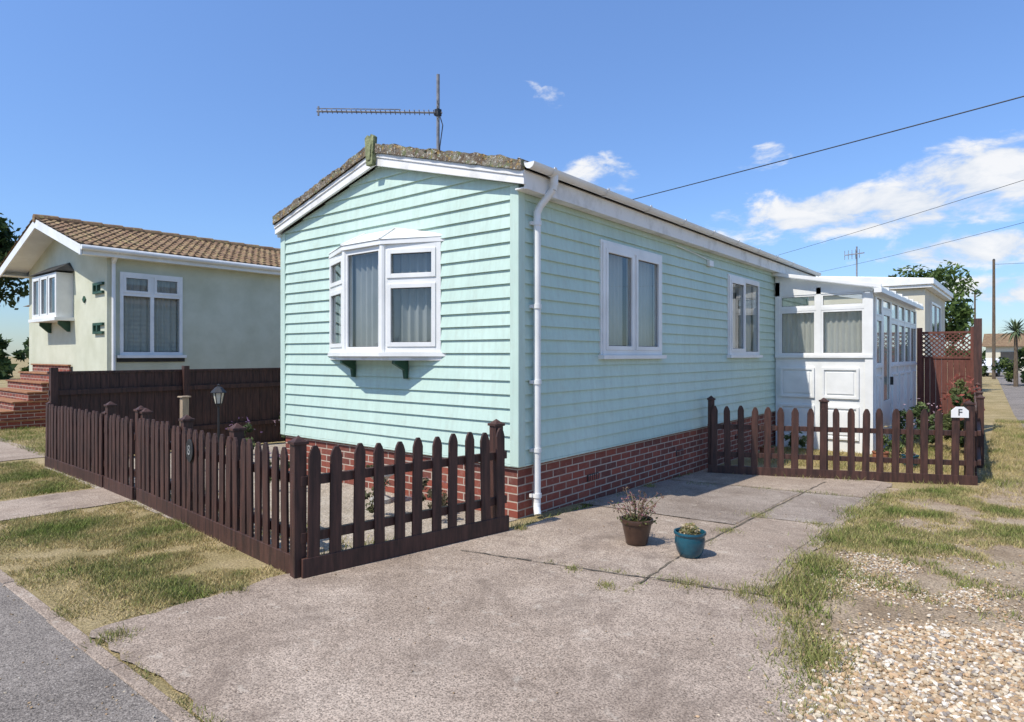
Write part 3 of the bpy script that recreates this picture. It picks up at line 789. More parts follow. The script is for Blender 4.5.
fr.build('window_frames',nb,bevel=.004);gl.build('window_glass',nb,fix=False);cu.build('curtains',nb,fix=False)
mb=MB()
for z in(2.72,1.92):
    F=(Vector((NX1-.38,NY0,0)),X,-Y)
    mb.lbox(F,-.25,.25,.0,.05,z,z+.05,M_green); mb.lbox(F,-.25,.25,.0,.05,z+.17,z+.22,M_green); mb.lbox(F,-.03,.03,.0,.06,z+.05,z+.17,M_green)
    mb.lbox(F,-.25,-.20,.0,.05,z+.05,z+.17,M_green)
F=(Vector((NX1-1.2,NY0,0)),X,-Y); mb.extr(F,[(0,2.58),(.08,2.65),(.0,2.72),(-.08,2.65)],0,.03,M_green)
mb.build('wall_brackets',nb)
mb=MB(); M_step=pmat('terracotta_steps',(.24,.10,.045),(.34,.17,.08),5,.8,.2,40)
for i in range(7):
    mb.box(-14.9,-12.35,-1.3+i*.24,.17,i*.185,(i+1)*.185-.03,M_brick); mb.box(-14.93,-12.32,-1.33+i*.24,.17,(i+1)*.185-.03,(i+1)*.185,M_step)
mb.build('entrance_steps',loc=(-13,-.5,0),bevel=.005)
mb=MB(); mb.box(-30,-21,4.,12,0,3.6,M_brick)
mb.add([(-30.3,3.7,3.6),(-20.7,3.7,3.6),(-20.7,12.3,3.6),(-30.3,12.3,3.6),(-30.3,8,5.2),(-20.7,8,5.2)],[(0,1,5,4),(2,3,4,5),(1,2,5),(3,0,4),(3,2,1,0)],M_tile)
mb.build('brick_bungalow',loc=(-25,8,0))
# ------------------------------------------------------------------ right-hand cream bungalow
bb=empty('cream_bungalow',(-1.2,20,-.16)); mb=MB()
mb.box(-4,1.32,17,22.6,-.3,3.4,M_render2)
mb.build('walls',bb)
mb=MB()
p=[(-4.2,16.8,3.5),(1.55,16.8,3.5),(1.55,22.8,3.5),(-4.2,22.8,3.5)]
mb.hexa(p+[(-4.2,16.8,4.2),(1.55,16.8,3.66),(1.55,22.8,3.66),(-4.2,22.8,4.2)],M_white)
mb.box(-4.15,1.5,16.85,22.75,3.41,3.499,M_white)
mb.build('flat_roof',bb,bevel=.01)
fr=MB(); gl=MB(); F=(Vector((1.321,18.2,0)),Y,X); frame(fr,F,2.6,2.0,3.1,.07,0,.05); gl.add([(1.34,18.25,2.05),(1.34,20.75,2.05),(1.34,20.75,3.05),(1.34,18.25,3.05)],[(0,1,2,3)],M_glass)
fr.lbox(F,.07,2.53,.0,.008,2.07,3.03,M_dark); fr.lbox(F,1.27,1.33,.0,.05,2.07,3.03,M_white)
fr.build('window_frame',bb); gl.build('window_glass',bb,fix=False)

# ------------------------------------------------------------------ TV aerial
ae=MB(); M_alu=pmat('aluminium',(.14,.14,.15),(.25,.25,.26),12,.5,.05)
mx,my=RX,.88; 
ae.cyl((mx,my,3.6),(mx,my,4.88),.02,.02,10,M_alu)
bd=Vector((-.76,-.65,0)).normalized(); pr=Vector((-bd.y,bd.x,0)); b0=Vector((mx,my,4.42))-bd*.05; b1=b0+bd*1.5
ae.cyl(b0,b1,.012,.012,8,M_alu); ae.cyl(b0+bd*.5+Z*.035,b1+Z*.035,.006,.006,6,M_alu)
for i in range(24):
    t=.1+i*.058; L=.055-.0007*i; c=b0+bd*t
    dirv=(pr*.8+Z*.35).normalized()
    ae.cyl(c-dirv*L*.75,c+dirv*L*.9,.005,.005,5,M_alu)
c=b1-bd*.02; ae.cyl(c-Z*.05,c+Z*.06,.012,.012,6,M_alu)
c=b0+bd*.05
for zz in(-.10,-.035,.035,.10): ae.cyl(c-pr*.12+Z*zz,c+pr*.12+Z*zz,.005,.005,5,M_alu)
ae.cyl(c-Z*.11,c+Z*.11,.008,.008,6,M_alu)
ae.box(mx-.03,mx+.03,my-.03,my+.03,4.38,4.46,M_black)
ae.tube([(mx+.02,my,4.4),(mx+.08,my,4.25),(mx+.03,my,4.0),(mx+.025,my,3.7)],.006,6,M_black)
ae.cyl((mx-.06,my,3.62),(mx,my,3.95),.01,.01,6,M_alu)
ae.build('television_aerial',loc=(mx,my,3.6))
ae=MB(); ax,ay=-.7,18.5
ae.cyl((ax,ay,3.8),(ax,ay,5.0),.025,.025,8,M_alu)
ae.cyl((ax-.35,ay,4.75),(ax+.25,ay-.2,4.75),.018,.018,6,M_alu)
for i in range(5): ae.cyl((ax-.35+i*.11,ay-.02*i,4.6),(ax-.35+i*.11,ay-.02*i,4.9),.01,.01,5,M_alu)
ae.build('television_aerial',loc=(ax,ay,3.9))

# ------------------------------------------------------------------ foliage tools
def leaves(centers,size,cols,jit=1.,up=.3):
    n=len(centers)
    d=rng.normal(size=(n,3)); d/=np.linalg.norm(d,axis=1)[:,None]
    e=rng.normal(size=(n,3)); e-= (e*d).sum(1)[:,None]*d; e/=np.linalg.norm(e,axis=1)[:,None]
    s=size*(.6+.8*rng.random(n))[:,None]
    a=centers-d*s; b=centers+e*s*.45; c=centers+d*s; dd=centers-e*s*.45
    V=np.stack([a,b,c,dd],1).reshape(-1,3); Fc=np.arange(4*n).reshape(-1,4)
    return V,Fc,np.repeat(cols,4,0)
def crown(c,rad,nclump,nleaf,size,c1,c2,ground=None):
    P=[];C=[]
    for i in range(nclump):
        d=rng.normal(size=3); d/=np.linalg.norm(d); r=rng.uniform(.35,1.0)**.6
        cc=np.array(c)+d*np.array(rad)*r*.85
        cr=rng.uniform(.16,.34)*min(rad)
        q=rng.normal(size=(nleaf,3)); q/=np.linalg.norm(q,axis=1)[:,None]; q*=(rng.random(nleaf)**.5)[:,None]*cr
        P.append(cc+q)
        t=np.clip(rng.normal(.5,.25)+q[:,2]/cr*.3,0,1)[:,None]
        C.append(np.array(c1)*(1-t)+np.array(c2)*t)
    P=np.concatenate(P);C=np.concatenate(C)
    if ground is not None: P[:,2]=np.maximum(P[:,2],ground+.02)
    return leaves(P,size,C)
M_bark=pmat('bark',(.08,.055,.035),(.16,.12,.08),8,.9,.6,30,.02,stretch=(3,3,.6))
def tree(name,base,h,rad,nclump=60,nleaf=70,size=.16,c1=(.02,.045,.012),c2=(.09,.14,.035)):
    e=empty(name,base); mb=MB(); b=Vector(base); top=b+Z*(h*.75)
    mb.cyl(b,b+Z*(h*.35),.05*h*.6,.035*h*.6,10,M_bark); mb.cyl(b+Z*h*.35,top,.035*h*.6,.01*h,8,M_bark)
    for i in range(9):
        a=random.uniform(0,6.28); s=b+Z*h*random.uniform(.25,.6)
        mb.cyl(s,s+Vector((math.cos(a)*rad[0]*.7,math.sin(a)*rad[1]*.7,rad[2]*random.uniform(.2,.8))),.014*h,.004*h,6,M_bark)
    mb.build('trunk',e)
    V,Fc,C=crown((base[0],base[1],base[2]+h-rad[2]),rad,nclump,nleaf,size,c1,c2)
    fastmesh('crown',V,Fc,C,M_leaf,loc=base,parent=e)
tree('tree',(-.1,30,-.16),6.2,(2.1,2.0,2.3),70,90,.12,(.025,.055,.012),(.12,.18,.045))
tree('tree',(-22.3,.3,0),6.6,(1.6,1.6,2.1),55,75,.12,(.02,.045,.012),(.07,.11,.035))
tree('tree',(-27,-14,0),7,(3,3,2.5),50,60,.2)
tree('tree',(6,-24,0),7,(4,3,2.5),50,60,.22)
tree('tree',(-9,-26,0),6,(3,3,2.5),50,60,.22)
def shrub(name,base,rad,ncl,nl,size,c1,c2,flower=None,nf=0):
    V,Fc,C=crown((base[0],base[1],base[2]+rad[2]),rad,ncl,nl,size,c1,c2,ground=base[2])
    if flower:
        q=rng.normal(size=(nf,3)); q/=np.linalg.norm(q,axis=1)[:,None]; q[:,2]=abs(q[:,2])
        P=np.array([base[0],base[1],base[2]+rad[2]])+q*np.array(rad)*1.0
        V2,F2,C2=leaves(P,size*.8,np.tile(np.array(flower),(nf,1))*(.6+.6*rng.random((nf,1))))
        F2=F2+len(V); V=np.concatenate([V,V2]);Fc=np.concatenate([Fc,F2]);C=np.concatenate([C,C2])
    return fastmesh(name,V,Fc,C,M_leaf,loc=base)
shrub('shrub',(2.72,8.9,-.16),(.3,1.5,.66),32,80,.045,(.04,.07,.02),(.18,.19,.07),(.34,.10,.07),110)
shrub('flowering_plant',(2.1,8.8,-.16),(.4,.4,.45),20,60,.04,(.05,.08,.03),(.17,.22,.08),(.5,.35,.4),30)
shrub('flowering_plant',(1.95,7.3,-.16),(.22,.22,.3),12,50,.03,(.05,.09,.03),(.17,.22,.08),(.5,.4,.2),15)
shrub('flowering_plant',(.55,6.9,-.16),(.22,.2,.24),12,50,.03,(.05,.09,.03),(.17,.22,.08),(.5,.2,.25),15)
shrub('flowering_plant',(-.6,-.5,0),(.22,.18,.2),10,40,.022,(.06,.06,.035),(.18,.15,.09),(.42,.2,.2),30)
shrub('flowering_plant',(-1.1,-.8,0),(.2,.2,.28),10,40,.022,(.05,.06,.03),(.15,.15,.07),(.42,.2,.22),20)
shrub('flowering_plant',(-2.8,-.7,0),(.3,.2,.22),10,40,.025,(.04,.06,.02),(.14,.17,.07),(.4,.2,.35),20)
shrub('flowering_plant',(-5.6,.4,0),(.3,.25,.28),12,50,.03,(.04,.06,.03),(.13,.17,.07),(.34,.2,.36),25)
shrub('flowering_plant',(-6.2,1.6,0),(.35,.3,.3),12,50,.03,(.04,.06,.03),(.13,.17,.07),(.5,.35,.42),25)
Vs=[];Fs=[];Cs=[];o=0
for i in range(46):
    xx=-40+i*2.2; yy=100+random.uniform(-6,6)
    V,Fc,C=crown((xx,yy,1.1),(2.4,2,random.uniform(1.5,2.6)),14,34,.4,(.03,.06,.02),(.10,.15,.05))
    Vs.append(V);Fs.append(Fc+o);Cs.append(C);o+=len(V)
for i in range(50):
    yy=-30-random.uniform(0,4); xx=-60+i*2.6
    V,Fc,C=crown((xx,yy,1.),(2.4,1.5,random.uniform(1.2,2.2)),10,30,.4,(.03,.06,.02),(.10,.15,.05))
    Vs.append(V);Fs.append(Fc+o);Cs.append(C);o+=len(V)
for i in range(36):
    yy=-25+i*2.4; xx=-48-random.uniform(0,5)
    V,Fc,C=crown((xx,yy,1.),(1.8,2.4,random.uniform(1.4,2.6)),10,30,.4,(.03,.06,.02),(.10,.15,.05))
    Vs.append(V);Fs.append(Fc+o);Cs.append(C);o+=len(V)
fastmesh('distant_hedges',np.concatenate(Vs),np.concatenate(Fs),np.concatenate(Cs),M_leaf)
M_palm=pmat('palm_leaf',(.05,.08,.03),(.12,.16,.07),4,.6,0)
def palm(name,base,h,s=1.0):
    mb=MB(); b=Vector(base); mb.cyl(b,b+Z*h,.09*s,.06*s,8,M_bark)
    for i in range(90):
        a=random.uniform(0,6.28); el=random.uniform(-.5,1.3); d=Vector((math.cos(a)*math.cos(el),math.sin(a)*math.cos(el),math.sin(el)))
        L=random.uniform(.7,1.0)*s; sd=d.cross(Z).normalized()*.035*s; t=b+Z*h
        p1=t+d*L*.5; p2=t+d*L-Z*L*.25
        mb.add([t-sd*.5,t+sd*.5,p1+sd,p1-sd,p2],[(0,1,2,3),(3,2,4)],M_palm)
    mb.build(name,loc=base,fix=False)
palm('palm_tree',(3.1,38,-.16),2.9,1.2); palm('palm_tree',(4.3,41,-.16),2.2,1.1)
shrub('shrub',(3.9,40,-.16),(2.2,1.8,1.1),34,80,.10,(.03,.06,.02),(.16,.21,.06))
shrub('shrub',(1.2,38,-.16),(.8,2.5,1.0),26,80,.10,(.03,.06,.02),(.14,.19,.06))
mb=MB(); mb.box(.5,7,70,78,-.2,2.3,M_render2); mb.box(1.6,3.0,69.95,70,.7,1.8,M_dark); mb.box(4.,5.6,69.95,70,.7,1.8,M_dark)
mb.add([(0.2,69.6,2.3),(7.3,69.6,2.3),(7.3,78.4,2.3),(.2,78.4,2.3),(.2,74,3.6),(7.3,74,3.6)],[(0,1,5,4),(2,3,4,5),(1,2,5),(3,0,4),(3,2,1,0)],M_tile)
mb.build('distant_bungalow',loc=(4,74,-.16))
def car(name,c,yaw):
    mb=MB(); M_c=pmat('car_paint',(.6,.6,.62),(.66,.66,.68),2,.25,0)
    prof=[(-2.0,.3),(2.0,.3),(2.05,.55),(1.95,.8),(1.1,.92),(.55,1.38),(-.9,1.42),(-1.75,1.0),(-2.05,.85)]
    R_=Matrix.Rotation(yaw,3,'Z'); U=R_@X; Nn=R_@Y; F=(Vector(c),U,Nn)
    mb.extr(F,prof,-.82,.82,M_c)
    mb.extr(F,[(.95,.95),(.5,1.33),(-.85,1.36),(-1.5,1.02)],-.828,.828,M_black)
    for u in(-1.25,1.3):
        for n in(-.84,.66):
            O=F[0]+U*u+Nn*n; mb.cyl(O+Z*.32,O+Nn*.18+Z*.32,.32,.32,16,M_black)
    return mb.build(name,loc=c,bevel=.04)
car('parked_car',(1.4,58,-.16),1.3)
def pole(name,x,y,h,r=.12,bar=True):
    mb=MB(); mb.cyl((x,y,-.3),(x,y,h),r,r*.7,10,M_bark)
    if bar:
        mb.box(x-.28,x+.28,y-.05,y+.05,h-.4,h-.32,M_bark)
        for a in(-.22,.22): mb.cyl((x+a,y,h-.32),(x+a,y,h-.18),.035,.025,8,M_black)
    else: mb.cyl((x,y,h),(x,y,h+.08),r*.8,r*.3,10,M_black)
    mb.build(name,loc=(x,y,0))
pole('utility_pole',1.77,50.2,8.0,.11,False); pole('utility_pole',-.55,74.3,8.,.1)
pole('utility_pole',-20,17.75,6.9); pole('utility_pole',24,6.0,7.2); pole('utility_pole',-17,42,8.0)
def wire(name,a,b,sag,r=.012):
    mb=MB(); a=Vector(a);b=Vector(b); pts=[]
    for i in range(41):
        t=i/40; p=a.lerp(b,t); p.z-=sag*4*t*(1-t); pts.append(p)
    mb.tube(pts,r,5,M_black); mb.build(name,loc=tuple(a))
wire('power_line',(-20,17.75,6.8),(24,6.0,7.0),.35,.014)
wire('power_line',(-17,45.4,7.9),(20,5.5,7.8),.4,.010)
wire('power_line',(-9.2,49,7.9),(18,13,7.8),.4,.010)
wire('power_line',(1.77,50.2,7.7),(30,44,7.9),.5,.012)

# ------------------------------------------------------------------ garden bits
mb=MB(); lx,ly=-5.25,-.15
M_lamp=pmat('lamp_glass',(.55,.52,.42),(.65,.62,.5),5,.3,0)
mb.cyl((lx,ly,0),(lx,ly,.8),.018,.015,8,M_black)
mb.lathe((lx,ly,.78),[(0,0),(.03,0),(.045,.03),(.05,.04)],8,M_black)
mb.lathe((lx,ly,.82),[(.045,0),(.075,.15)],6,M_lamp)
for i in range(6):
    a=i*math.pi/3; mb.cyl((lx+.047*math.cos(a),ly+.047*math.sin(a),.82),(lx+.078*math.cos(a),ly+.078*math.sin(a),.975),.007,.007,4,M_black)
mb.lathe((lx,ly,.97),[(.105,0),(.10,.012),(.05,.07),(.015,.09),(.018,.11),(0,.125)],6,M_black)
mb.build('garden_lantern',loc=(lx,ly,0),fix=False)
mb=MB(); mb.box(-4.75,-4.67,-.9,-.82,0,.96,M_palewood); mb.box(-4.77,-4.65,-.92,-.80,.961,.98,M_palewood); mb.build('wooden_post',loc=(-4.7,-.85,0),bevel=.005)
mb=MB(); M_orn=pmat('weathered_stone',(.32,.30,.27),(.5,.48,.44),9,.9,.4,40,.01)
mb.lathe((-1.5,-.35,0),[(0,0),(.11,0),(.11,.05),(.05,.08),(.045,.2),(.09,.26),(.14,.29),(.14,.32),(.11,.32),(.02,.29),(0,.29)],16,M_orn); mb.build('stone_bird_bath',loc=(-1.5,-.35,0),smooth=True,fix=False)

M_pot1=pmat('brown_glazed_pot',(.035,.018,.013),(.09,.048,.03),6,.3,.1,20)
M_pot2=pmat('blue_glazed_pot',(.007,.035,.055),(.015,.09,.125),5,.15,.05,12)
M_terra=pmat('terracotta_pot',(.26,.09,.045),(.36,.15,.08),6,.8,.2,30)
M_soil=pmat('soil',(.03,.02,.015),(.09,.07,.05),20,.95,.8,60,.01)
M_joint=pmat('joint_dirt',(.07,.058,.042),(.16,.13,.09),20,.95,.8,60,.01)
def pot(name,c,prof,m,soilr,soilz):
    e=empty(name,c); mb=MB(); mb.lathe(c,prof,40,m); mb.build('pot',e,smooth=True,fix=False)
    mb=MB(); mb.lathe(c,[(0,soilz),(soilr,soilz)],24,M_soil); mb.build('soil',e,fix=False); return e
c=(1.207,-.015,.013)
e=pot('flower_pot',c,[(0,0),(.078,0),(.085,.008),(.088,.03),(.108,.12),(.118,.165),(.128,.17),(.131,.185),(.128,.2),(.118,.203),(.112,.195),(.108,.16),(.1,.15)],M_pot1,.109,.175)
mbs=MB(); M_stem=pmat('dry_stem',(.14,.09,.05),(.26,.18,.11),8,.9,0)
P=[];CC=[]
for i in range(34):
    a=random.uniform(0,6.28); r=random.uniform(0,.08); h=random.uniform(.08,.24); ln=random.uniform(.02,.13)
    p0=Vector((c[0]+r*math.cos(a),c[1]+r*math.sin(a),c[2]+.17)); p1=p0+Vector((ln*.5*math.cos(a),ln*.5*math.sin(a),h*.6)); p2=p0+Vector((ln*1.2*math.cos(a),ln*1.2*math.sin(a),h))
    mbs.cyl(p0,p1,.003,.0025,5,M_stem);mbs.cyl(p1,p2,.0025,.002,5,M_stem)
    for k in range(14):
        q=p1.lerp(p2,random.random()) if k<9 else p2
        P.append(np.array(q)+rng.normal(size=3)*.012)
        CC.append(random.choice([(.10,.13,.05),(.30,.11,.14),(.28,.18,.12),(.16,.12,.07),(.42,.24,.24),(.13,.08,.05)]))
V,Fc,C=leaves(np.array(P),.011,np.array(CC)); 
mbs.build('stems',e); fastmesh('leaves_and_flowers',V,Fc,C,M_leaf,parent=e)
q=rng.normal(size=(500,3)); q[:,2]=abs(q[:,2])*.5; P=np.array(c)+np.array([0,0,.18])+q*np.array([.05,.05,.025])
V,Fc,C=leaves(P,.018,np.array([(.08,.09,.03)])*(.5+1.2*rng.random((500,1)))); fastmesh('foliage',V,Fc,C,M_leaf,parent=e)
def bluepot(c,m,cols):
    e=pot('flower_pot',c,[(0,0),(.07,0),(.078,.006),(.095,.04),(.108,.09),(.11,.13),(.106,.15),(.112,.158),(.118,.17),(.115,.182),(.105,.183),(.1,.17),(.098,.14)],m,.099,.155)
    n=700; q=rng.normal(size=(n,3)); q/=np.linalg.norm(q,axis=1)[:,None]; q[:,2]=abs(q[:,2])
    P=np.array(c)+np.array([0,0,.155])+q*np.array([.078,.078,.085])*(.5+.5*rng.random((n,1)))
    cc=np.array(cols)[rng.integers(0,len(cols),n)]
    V,Fc,C=leaves(P,.014,cc); fastmesh('succulent',V,Fc,C,M_leaf,parent=e)
bluepot((1.665,-.056,.017),M_pot2,[(.45,.33,.16),(.28,.26,.10),(.6,.5,.32),(.2,.2,.09)])
bluepot((1.85,6.6,-.157),M_terra,[(.08,.13,.04),(.14,.2,.06),(.4,.12,.1)])
bluepot((2.25,6.5,-.157),M_pot2,[(.08,.13,.04),(.14,.2,.06),(.5,.3,.4)])
bluepot((.35,6.0,-.157),M_terra,[(.08,.13,.04),(.14,.2,.06),(.5,.4,.15)])

# ------------------------------------------------------------------ grass
def inpoly(px,py,poly):
    r=np.zeros(len(px),bool); n=len(poly); j=n-1
    for i in range(n):
        xi,yi=poly[i];xj,yj=poly[j]
        c_=((yi>py)!=(yj>py))&(px<(xj-xi)*(py-yi)/(yj-yi+1e-12)+xi); r^=c_; j=i
    return r
GV=[];GF=[];GC=[];go=[0]
def fn(x,y,s,o=0): return noise.noise(Vector((x*s,y*s,o)))
def blades(x,y,t,h,green):
    n=len(x)
    if n==0: return
    g=np.clip(green+t*.9+rng.normal(0,.22,n),0,1)[:,None]
    dry=np.array([.52,.41,.20]); gr=np.array([.13,.19,.035]); gr2=np.array([.25,.28,.08])
    mixg=gr*(rng.random((n,1)))+gr2*(1-rng.random((n,1)))*.8
    C=(dry*(1-g)+mixg*g)*(.7+.6*rng.random((n,1)))
    hh=h*(.5+.9*rng.random(n))*(1+np.clip(t,-.5,.8)*.7)
    a=rng.uniform(0,6.283,n); w=.0028+.0018*rng.random(n)
    dx=np.cos(a)*w;dy=np.sin(a)*w; z=np.array([gz(q,r) for q,r in zip(x,y)])+.002
    a2=rng.uniform(0,6.283,n); l=hh*rng.uniform(.2,1.1,n)
    V=np.stack([np.stack([x-dx,y-dy,z],1),np.stack([x+dx,y+dy,z],1),np.stack([x+np.cos(a2)*l,y+np.sin(a2)*l,z+hh],1)],1).reshape(-1,3)
    GV.append(V); GF.append(np.arange(3*n).reshape(-1,3)+go[0]); GC.append(np.repeat(C,3,0)); go[0]+=3*n
def grass(poly,count,h,green=.5,thr=-.6,dens_s=1.6,soft=0.0):
    p=np.array(poly); lo=p.min(0);hi=p.max(0)
    x=rng.uniform(lo[0],hi[0],count);y=rng.uniform(lo[1],hi[1],count); k=inpoly(x,y,poly); x=x[k];y=y[k]
    if soft: x=x+rng.normal(0,soft,len(x)); y=y+rng.normal(0,soft,len(x))
    keep=[];t=[]
    for a,b in zip(x,y):
        v=fn(a,b,dens_s)+.6*fn(a,b,dens_s*3.1,5); keep.append(v+random.uniform(-.25,.25)>thr); t.append(v)
    keep=np.array(keep); t=np.array(t)[keep]; x=x[keep];y=y[keep]
    blades(x,y,t,h,green)
def tuft(cx_,cy_,r,n,h,green):
    x=cx_+rng.normal(0,r,n); y=cy_+rng.normal(0,r,n); blades(x,y,np.zeros(n)+.1,h,green)
grass([(-3.55,-3.3),(-.36,-3.3),(-.34,-2.12),(-3.5,-1.9)],30000,.018,.15,-.2)
grass([(-3.5,-3.0),(-.40,-3.0),(-.38,-2.15),(-3.45,-1.95)],42000,.026,.42,-.3,soft=.05)
grass([(-7.3,-3.15),(-4.68,-3.15),(-4.62,-1.9),(-7.3,-1.85)],36000,.026,.42,-.35,soft=.04)
grass([(-14,-1.4),(-6.85,-1.6),(-6.85,-.5),(-14,-.3)],15000,.04,.55,-.5)
grass([(2.26,-.4),(2.45,-.75),(2.95,-1.9),(3.2,-2.5),(3.45,-2.5),(3.05,-1.6),(2.75,-.85),(2.62,-.3),(2.6,1.),(2.7,4.2),(2.27,4.3)],60000,.032,.52,-.22,2.1,soft=.07)
grass([(2.4,.9),(3.8,1.4),(3.8,4.2),(3.1,5.4),(2.3,4.2)],60000,.028,.30,-.08,soft=.08)
grass([(2.7,-.3),(3.9,.2),(3.9,1.5),(2.6,1.0)],12000,.028,.45,.18,2.4,soft=.08)
grass([(3.15,4.2),(4.3,4.2),(4.3,16),(2.95,16)],30000,.05,.25,-.3)
grass([(.25,5.3),(3.0,6.1),(2.7,12.),(1.7,12),(1.7,7.4),(.1,7.4)],40000,.05,.22,-.5)
grass([(1.62,-1.05),(1.68,-1.05),(1.62,3.6),(1.54,3.6)],4200,.02,.6,-.15,1.1)
grass([(.9,-.86),(2.35,-.5),(2.35,-.44),(.9,-.79)],3600,.022,.6,-.15,1.3)
grass([(-4.,-3.35),(3.,-3.35),(3.,-3.28),(-4.,-3.27)],4000,.02,.3,-.1)
grass([(.3,2.9),(2.2,3.5),(2.2,3.7),(.3,3.1)],3500,.025,.5,.0)
grass([(.16,3.9),(3.1,5.35),(3.1,5.5),(.16,4.1)],4000,.05,.5,-.2)
grass([(.17,-.3),(.22,-.3),(.05,4.),(.0,4.)],2000,.03,.5,.1)
grass([(-6.5,-1.7),(-.2,-1.95),(-.2,-1.2),(-6.5,-1.2)],9000,.04,.4,.1)
for (a,b,r,n,h,g) in((1.5,-.98,.04,160,.03,.5),(1.15,-.84,.03,120,.03,.6),(1.9,-.6,.06,300,.03,.5),(2.28,-.5,.08,500,.04,.6),(1.6,.9,.05,220,.03,.6),(1.58,1.7,.07,300,.03,.5),(2.1,1.72,.07,300,.03,.5),(-.15,-3.25,.05,220,.035,.5),(-.3,-2.5,.04,150,.04,.5),(.22,-.25,.03,120,.05,.5),(.1,2.4,.03,100,.05,.6),(2.35,2.6,.12,800,.05,.6),(2.45,1.4,.12,800,.05,.6),(2.5,-.2,.12,900,.05,.65),(2.8,-1.15,.10,700,.045,.6),(2.42,.5,.10,600,.045,.6)):
    tuft(a,b,r,n,h,g)
fastmesh('grass',np.concatenate(GV),np.concatenate(GF),np.concatenate(GC),M_grass)
mb=MB()
def joint(pts,w):
    for a,b in zip(pts[:-1],pts[1:]):
        a=Vector((a[0],a[1],0));b=Vector((b[0],b[1],0)); ww=w*random.uniform(.3,1.3); n=Vector((-(b-a).y,(b-a).x,0)).normalized()*ww/2
        mb.add([(p.x,p.y,gz(p.x,p.y)+.019) for p in(a-n,b-n,b+n,a+n)],[(0,1,2,3)],M_joint)
def wob(a,b,k,s=.02): 
    return [(a[0]+(b[0]-a[0])*i/k+random.uniform(-s,s),a[1]+(b[1]-a[1])*i/k+random.uniform(-s,s)) for i in range(k+1)]
joint(wob((1.65,-.80),(1.6,0),12,.008),.014); joint(wob((1.6,0),(1.57,4.4),30,.008),.020)
joint(wob((.25,-1.02),(2.4,-.5),34,.008),.013); joint(wob((.05,3.07),(2.2,3.54),20,.006),.018); joint(wob((.05,.98),(1.6,1.17),14,.006),.014)
joint(wob((1.6,1.64),(2.25,1.77),10,.008),.012)
mb.build('driveway_joints',fix=False)

# ------------------------------------------------------------------ gravel
def ico():
    bm=bmesh.new(); bmesh.ops.create_icosphere(bm,subdivisions=1,radius=1); V=np.array([v.co[:] for v in bm.verts]); F_=np.array([[v.index for v in f.verts] for f in bm.faces]); bm.free(); return V,F_
IV,IF=ico()
SV=[];SF=[];SC=[];so=[0]
pal=np.array([(.54,.41,.26),(.62,.52,.38),(.45,.31,.17),(.70,.63,.52),(.36,.26,.16),(.50,.34,.20),(.28,.24,.20),(.58,.49,.35)])
def gravel(poly,count,r0,r1,thr=-9,zz=.006,cmul=1.,soft=0):
    p=np.array(poly); lo=p.min(0);hi=p.max(0)
    x=rng.uniform(lo[0],hi[0],count);y=rng.uniform(lo[1],hi[1],count); k=inpoly(x,y,poly); x=x[k];y=y[k]
    if soft: x=x+rng.normal(0,soft,len(x)); y=y+rng.normal(0,soft,len(x))
    for a,b in zip(x,y):
        if fn(a,b,2.1,9)+random.uniform(-.2,.2)<thr: continue
        r=random.uniform(r0,r1)
        s=np.array([r*random.uniform(.8,1.4),r*random.uniform(.7,1.1),r*random.uniform(.45,.8)])
        v=IV*(1+rng.uniform(-.18,.18,(len(IV),1)))*s
        an=random.uniform(0,6.28); ca,sa=math.cos(an),math.sin(an); tl=random.uniform(-.5,.5); ct,st_=math.cos(tl),math.sin(tl)
        v=v@np.array([[1,0,0],[0,ct,st_],[0,-st_,ct]])@np.array([[ca,sa,0],[-sa,ca,0],[0,0,1]])
        v+=np.array([a,b,gz(a,b)+zz+random.uniform(0,r*.9)])
        SV.append(v);SF.append(IF+so[0]);so[0]+=len(v)
        SC.append(np.tile(pal[random.randrange(8)]*random.uniform(.75,1.1)*cmul,(len(v),1)))
gravel([(2.85,-2.3),(2.85,-.95),(3.05,-.5),(3.6,-.15),(4.4,0),(4.4,-1.6),(3.6,-2.3)],15000,.007,.016)
gravel([(2.75,-2.2),(2.75,-.8),(3.0,-.35),(3.9,.1),(4.4,.1),(4.4,-1.6),(3.6,-2.3)],3500,.005,.012,soft=.08)
gravel([(2.5,-.3),(3.5,0.1),(3.4,.9),(2.6,1.0)],6000,.004,.010,-.1,.004,.95,soft=.05)
gravel([(2.45,-1.),(4.4,-.6),(4.4,2.),(2.4,3)],3500,.004,.011,.1,.004,.85)
gravel([(-.3,-3.3),(3.3,-3.3),(2.3,4.),(.3,4)],900,.003,.006,.1,.015,.7)
gravel([(-.5,-4.2),(-5,-4.2),(-5,-3.4),(1,-3.4)],1200,.003,.007,-.1,.004,.7)
fastmesh('gravel',np.concatenate(SV),np.concatenate(SF),np.concatenate(SC),M_stone)

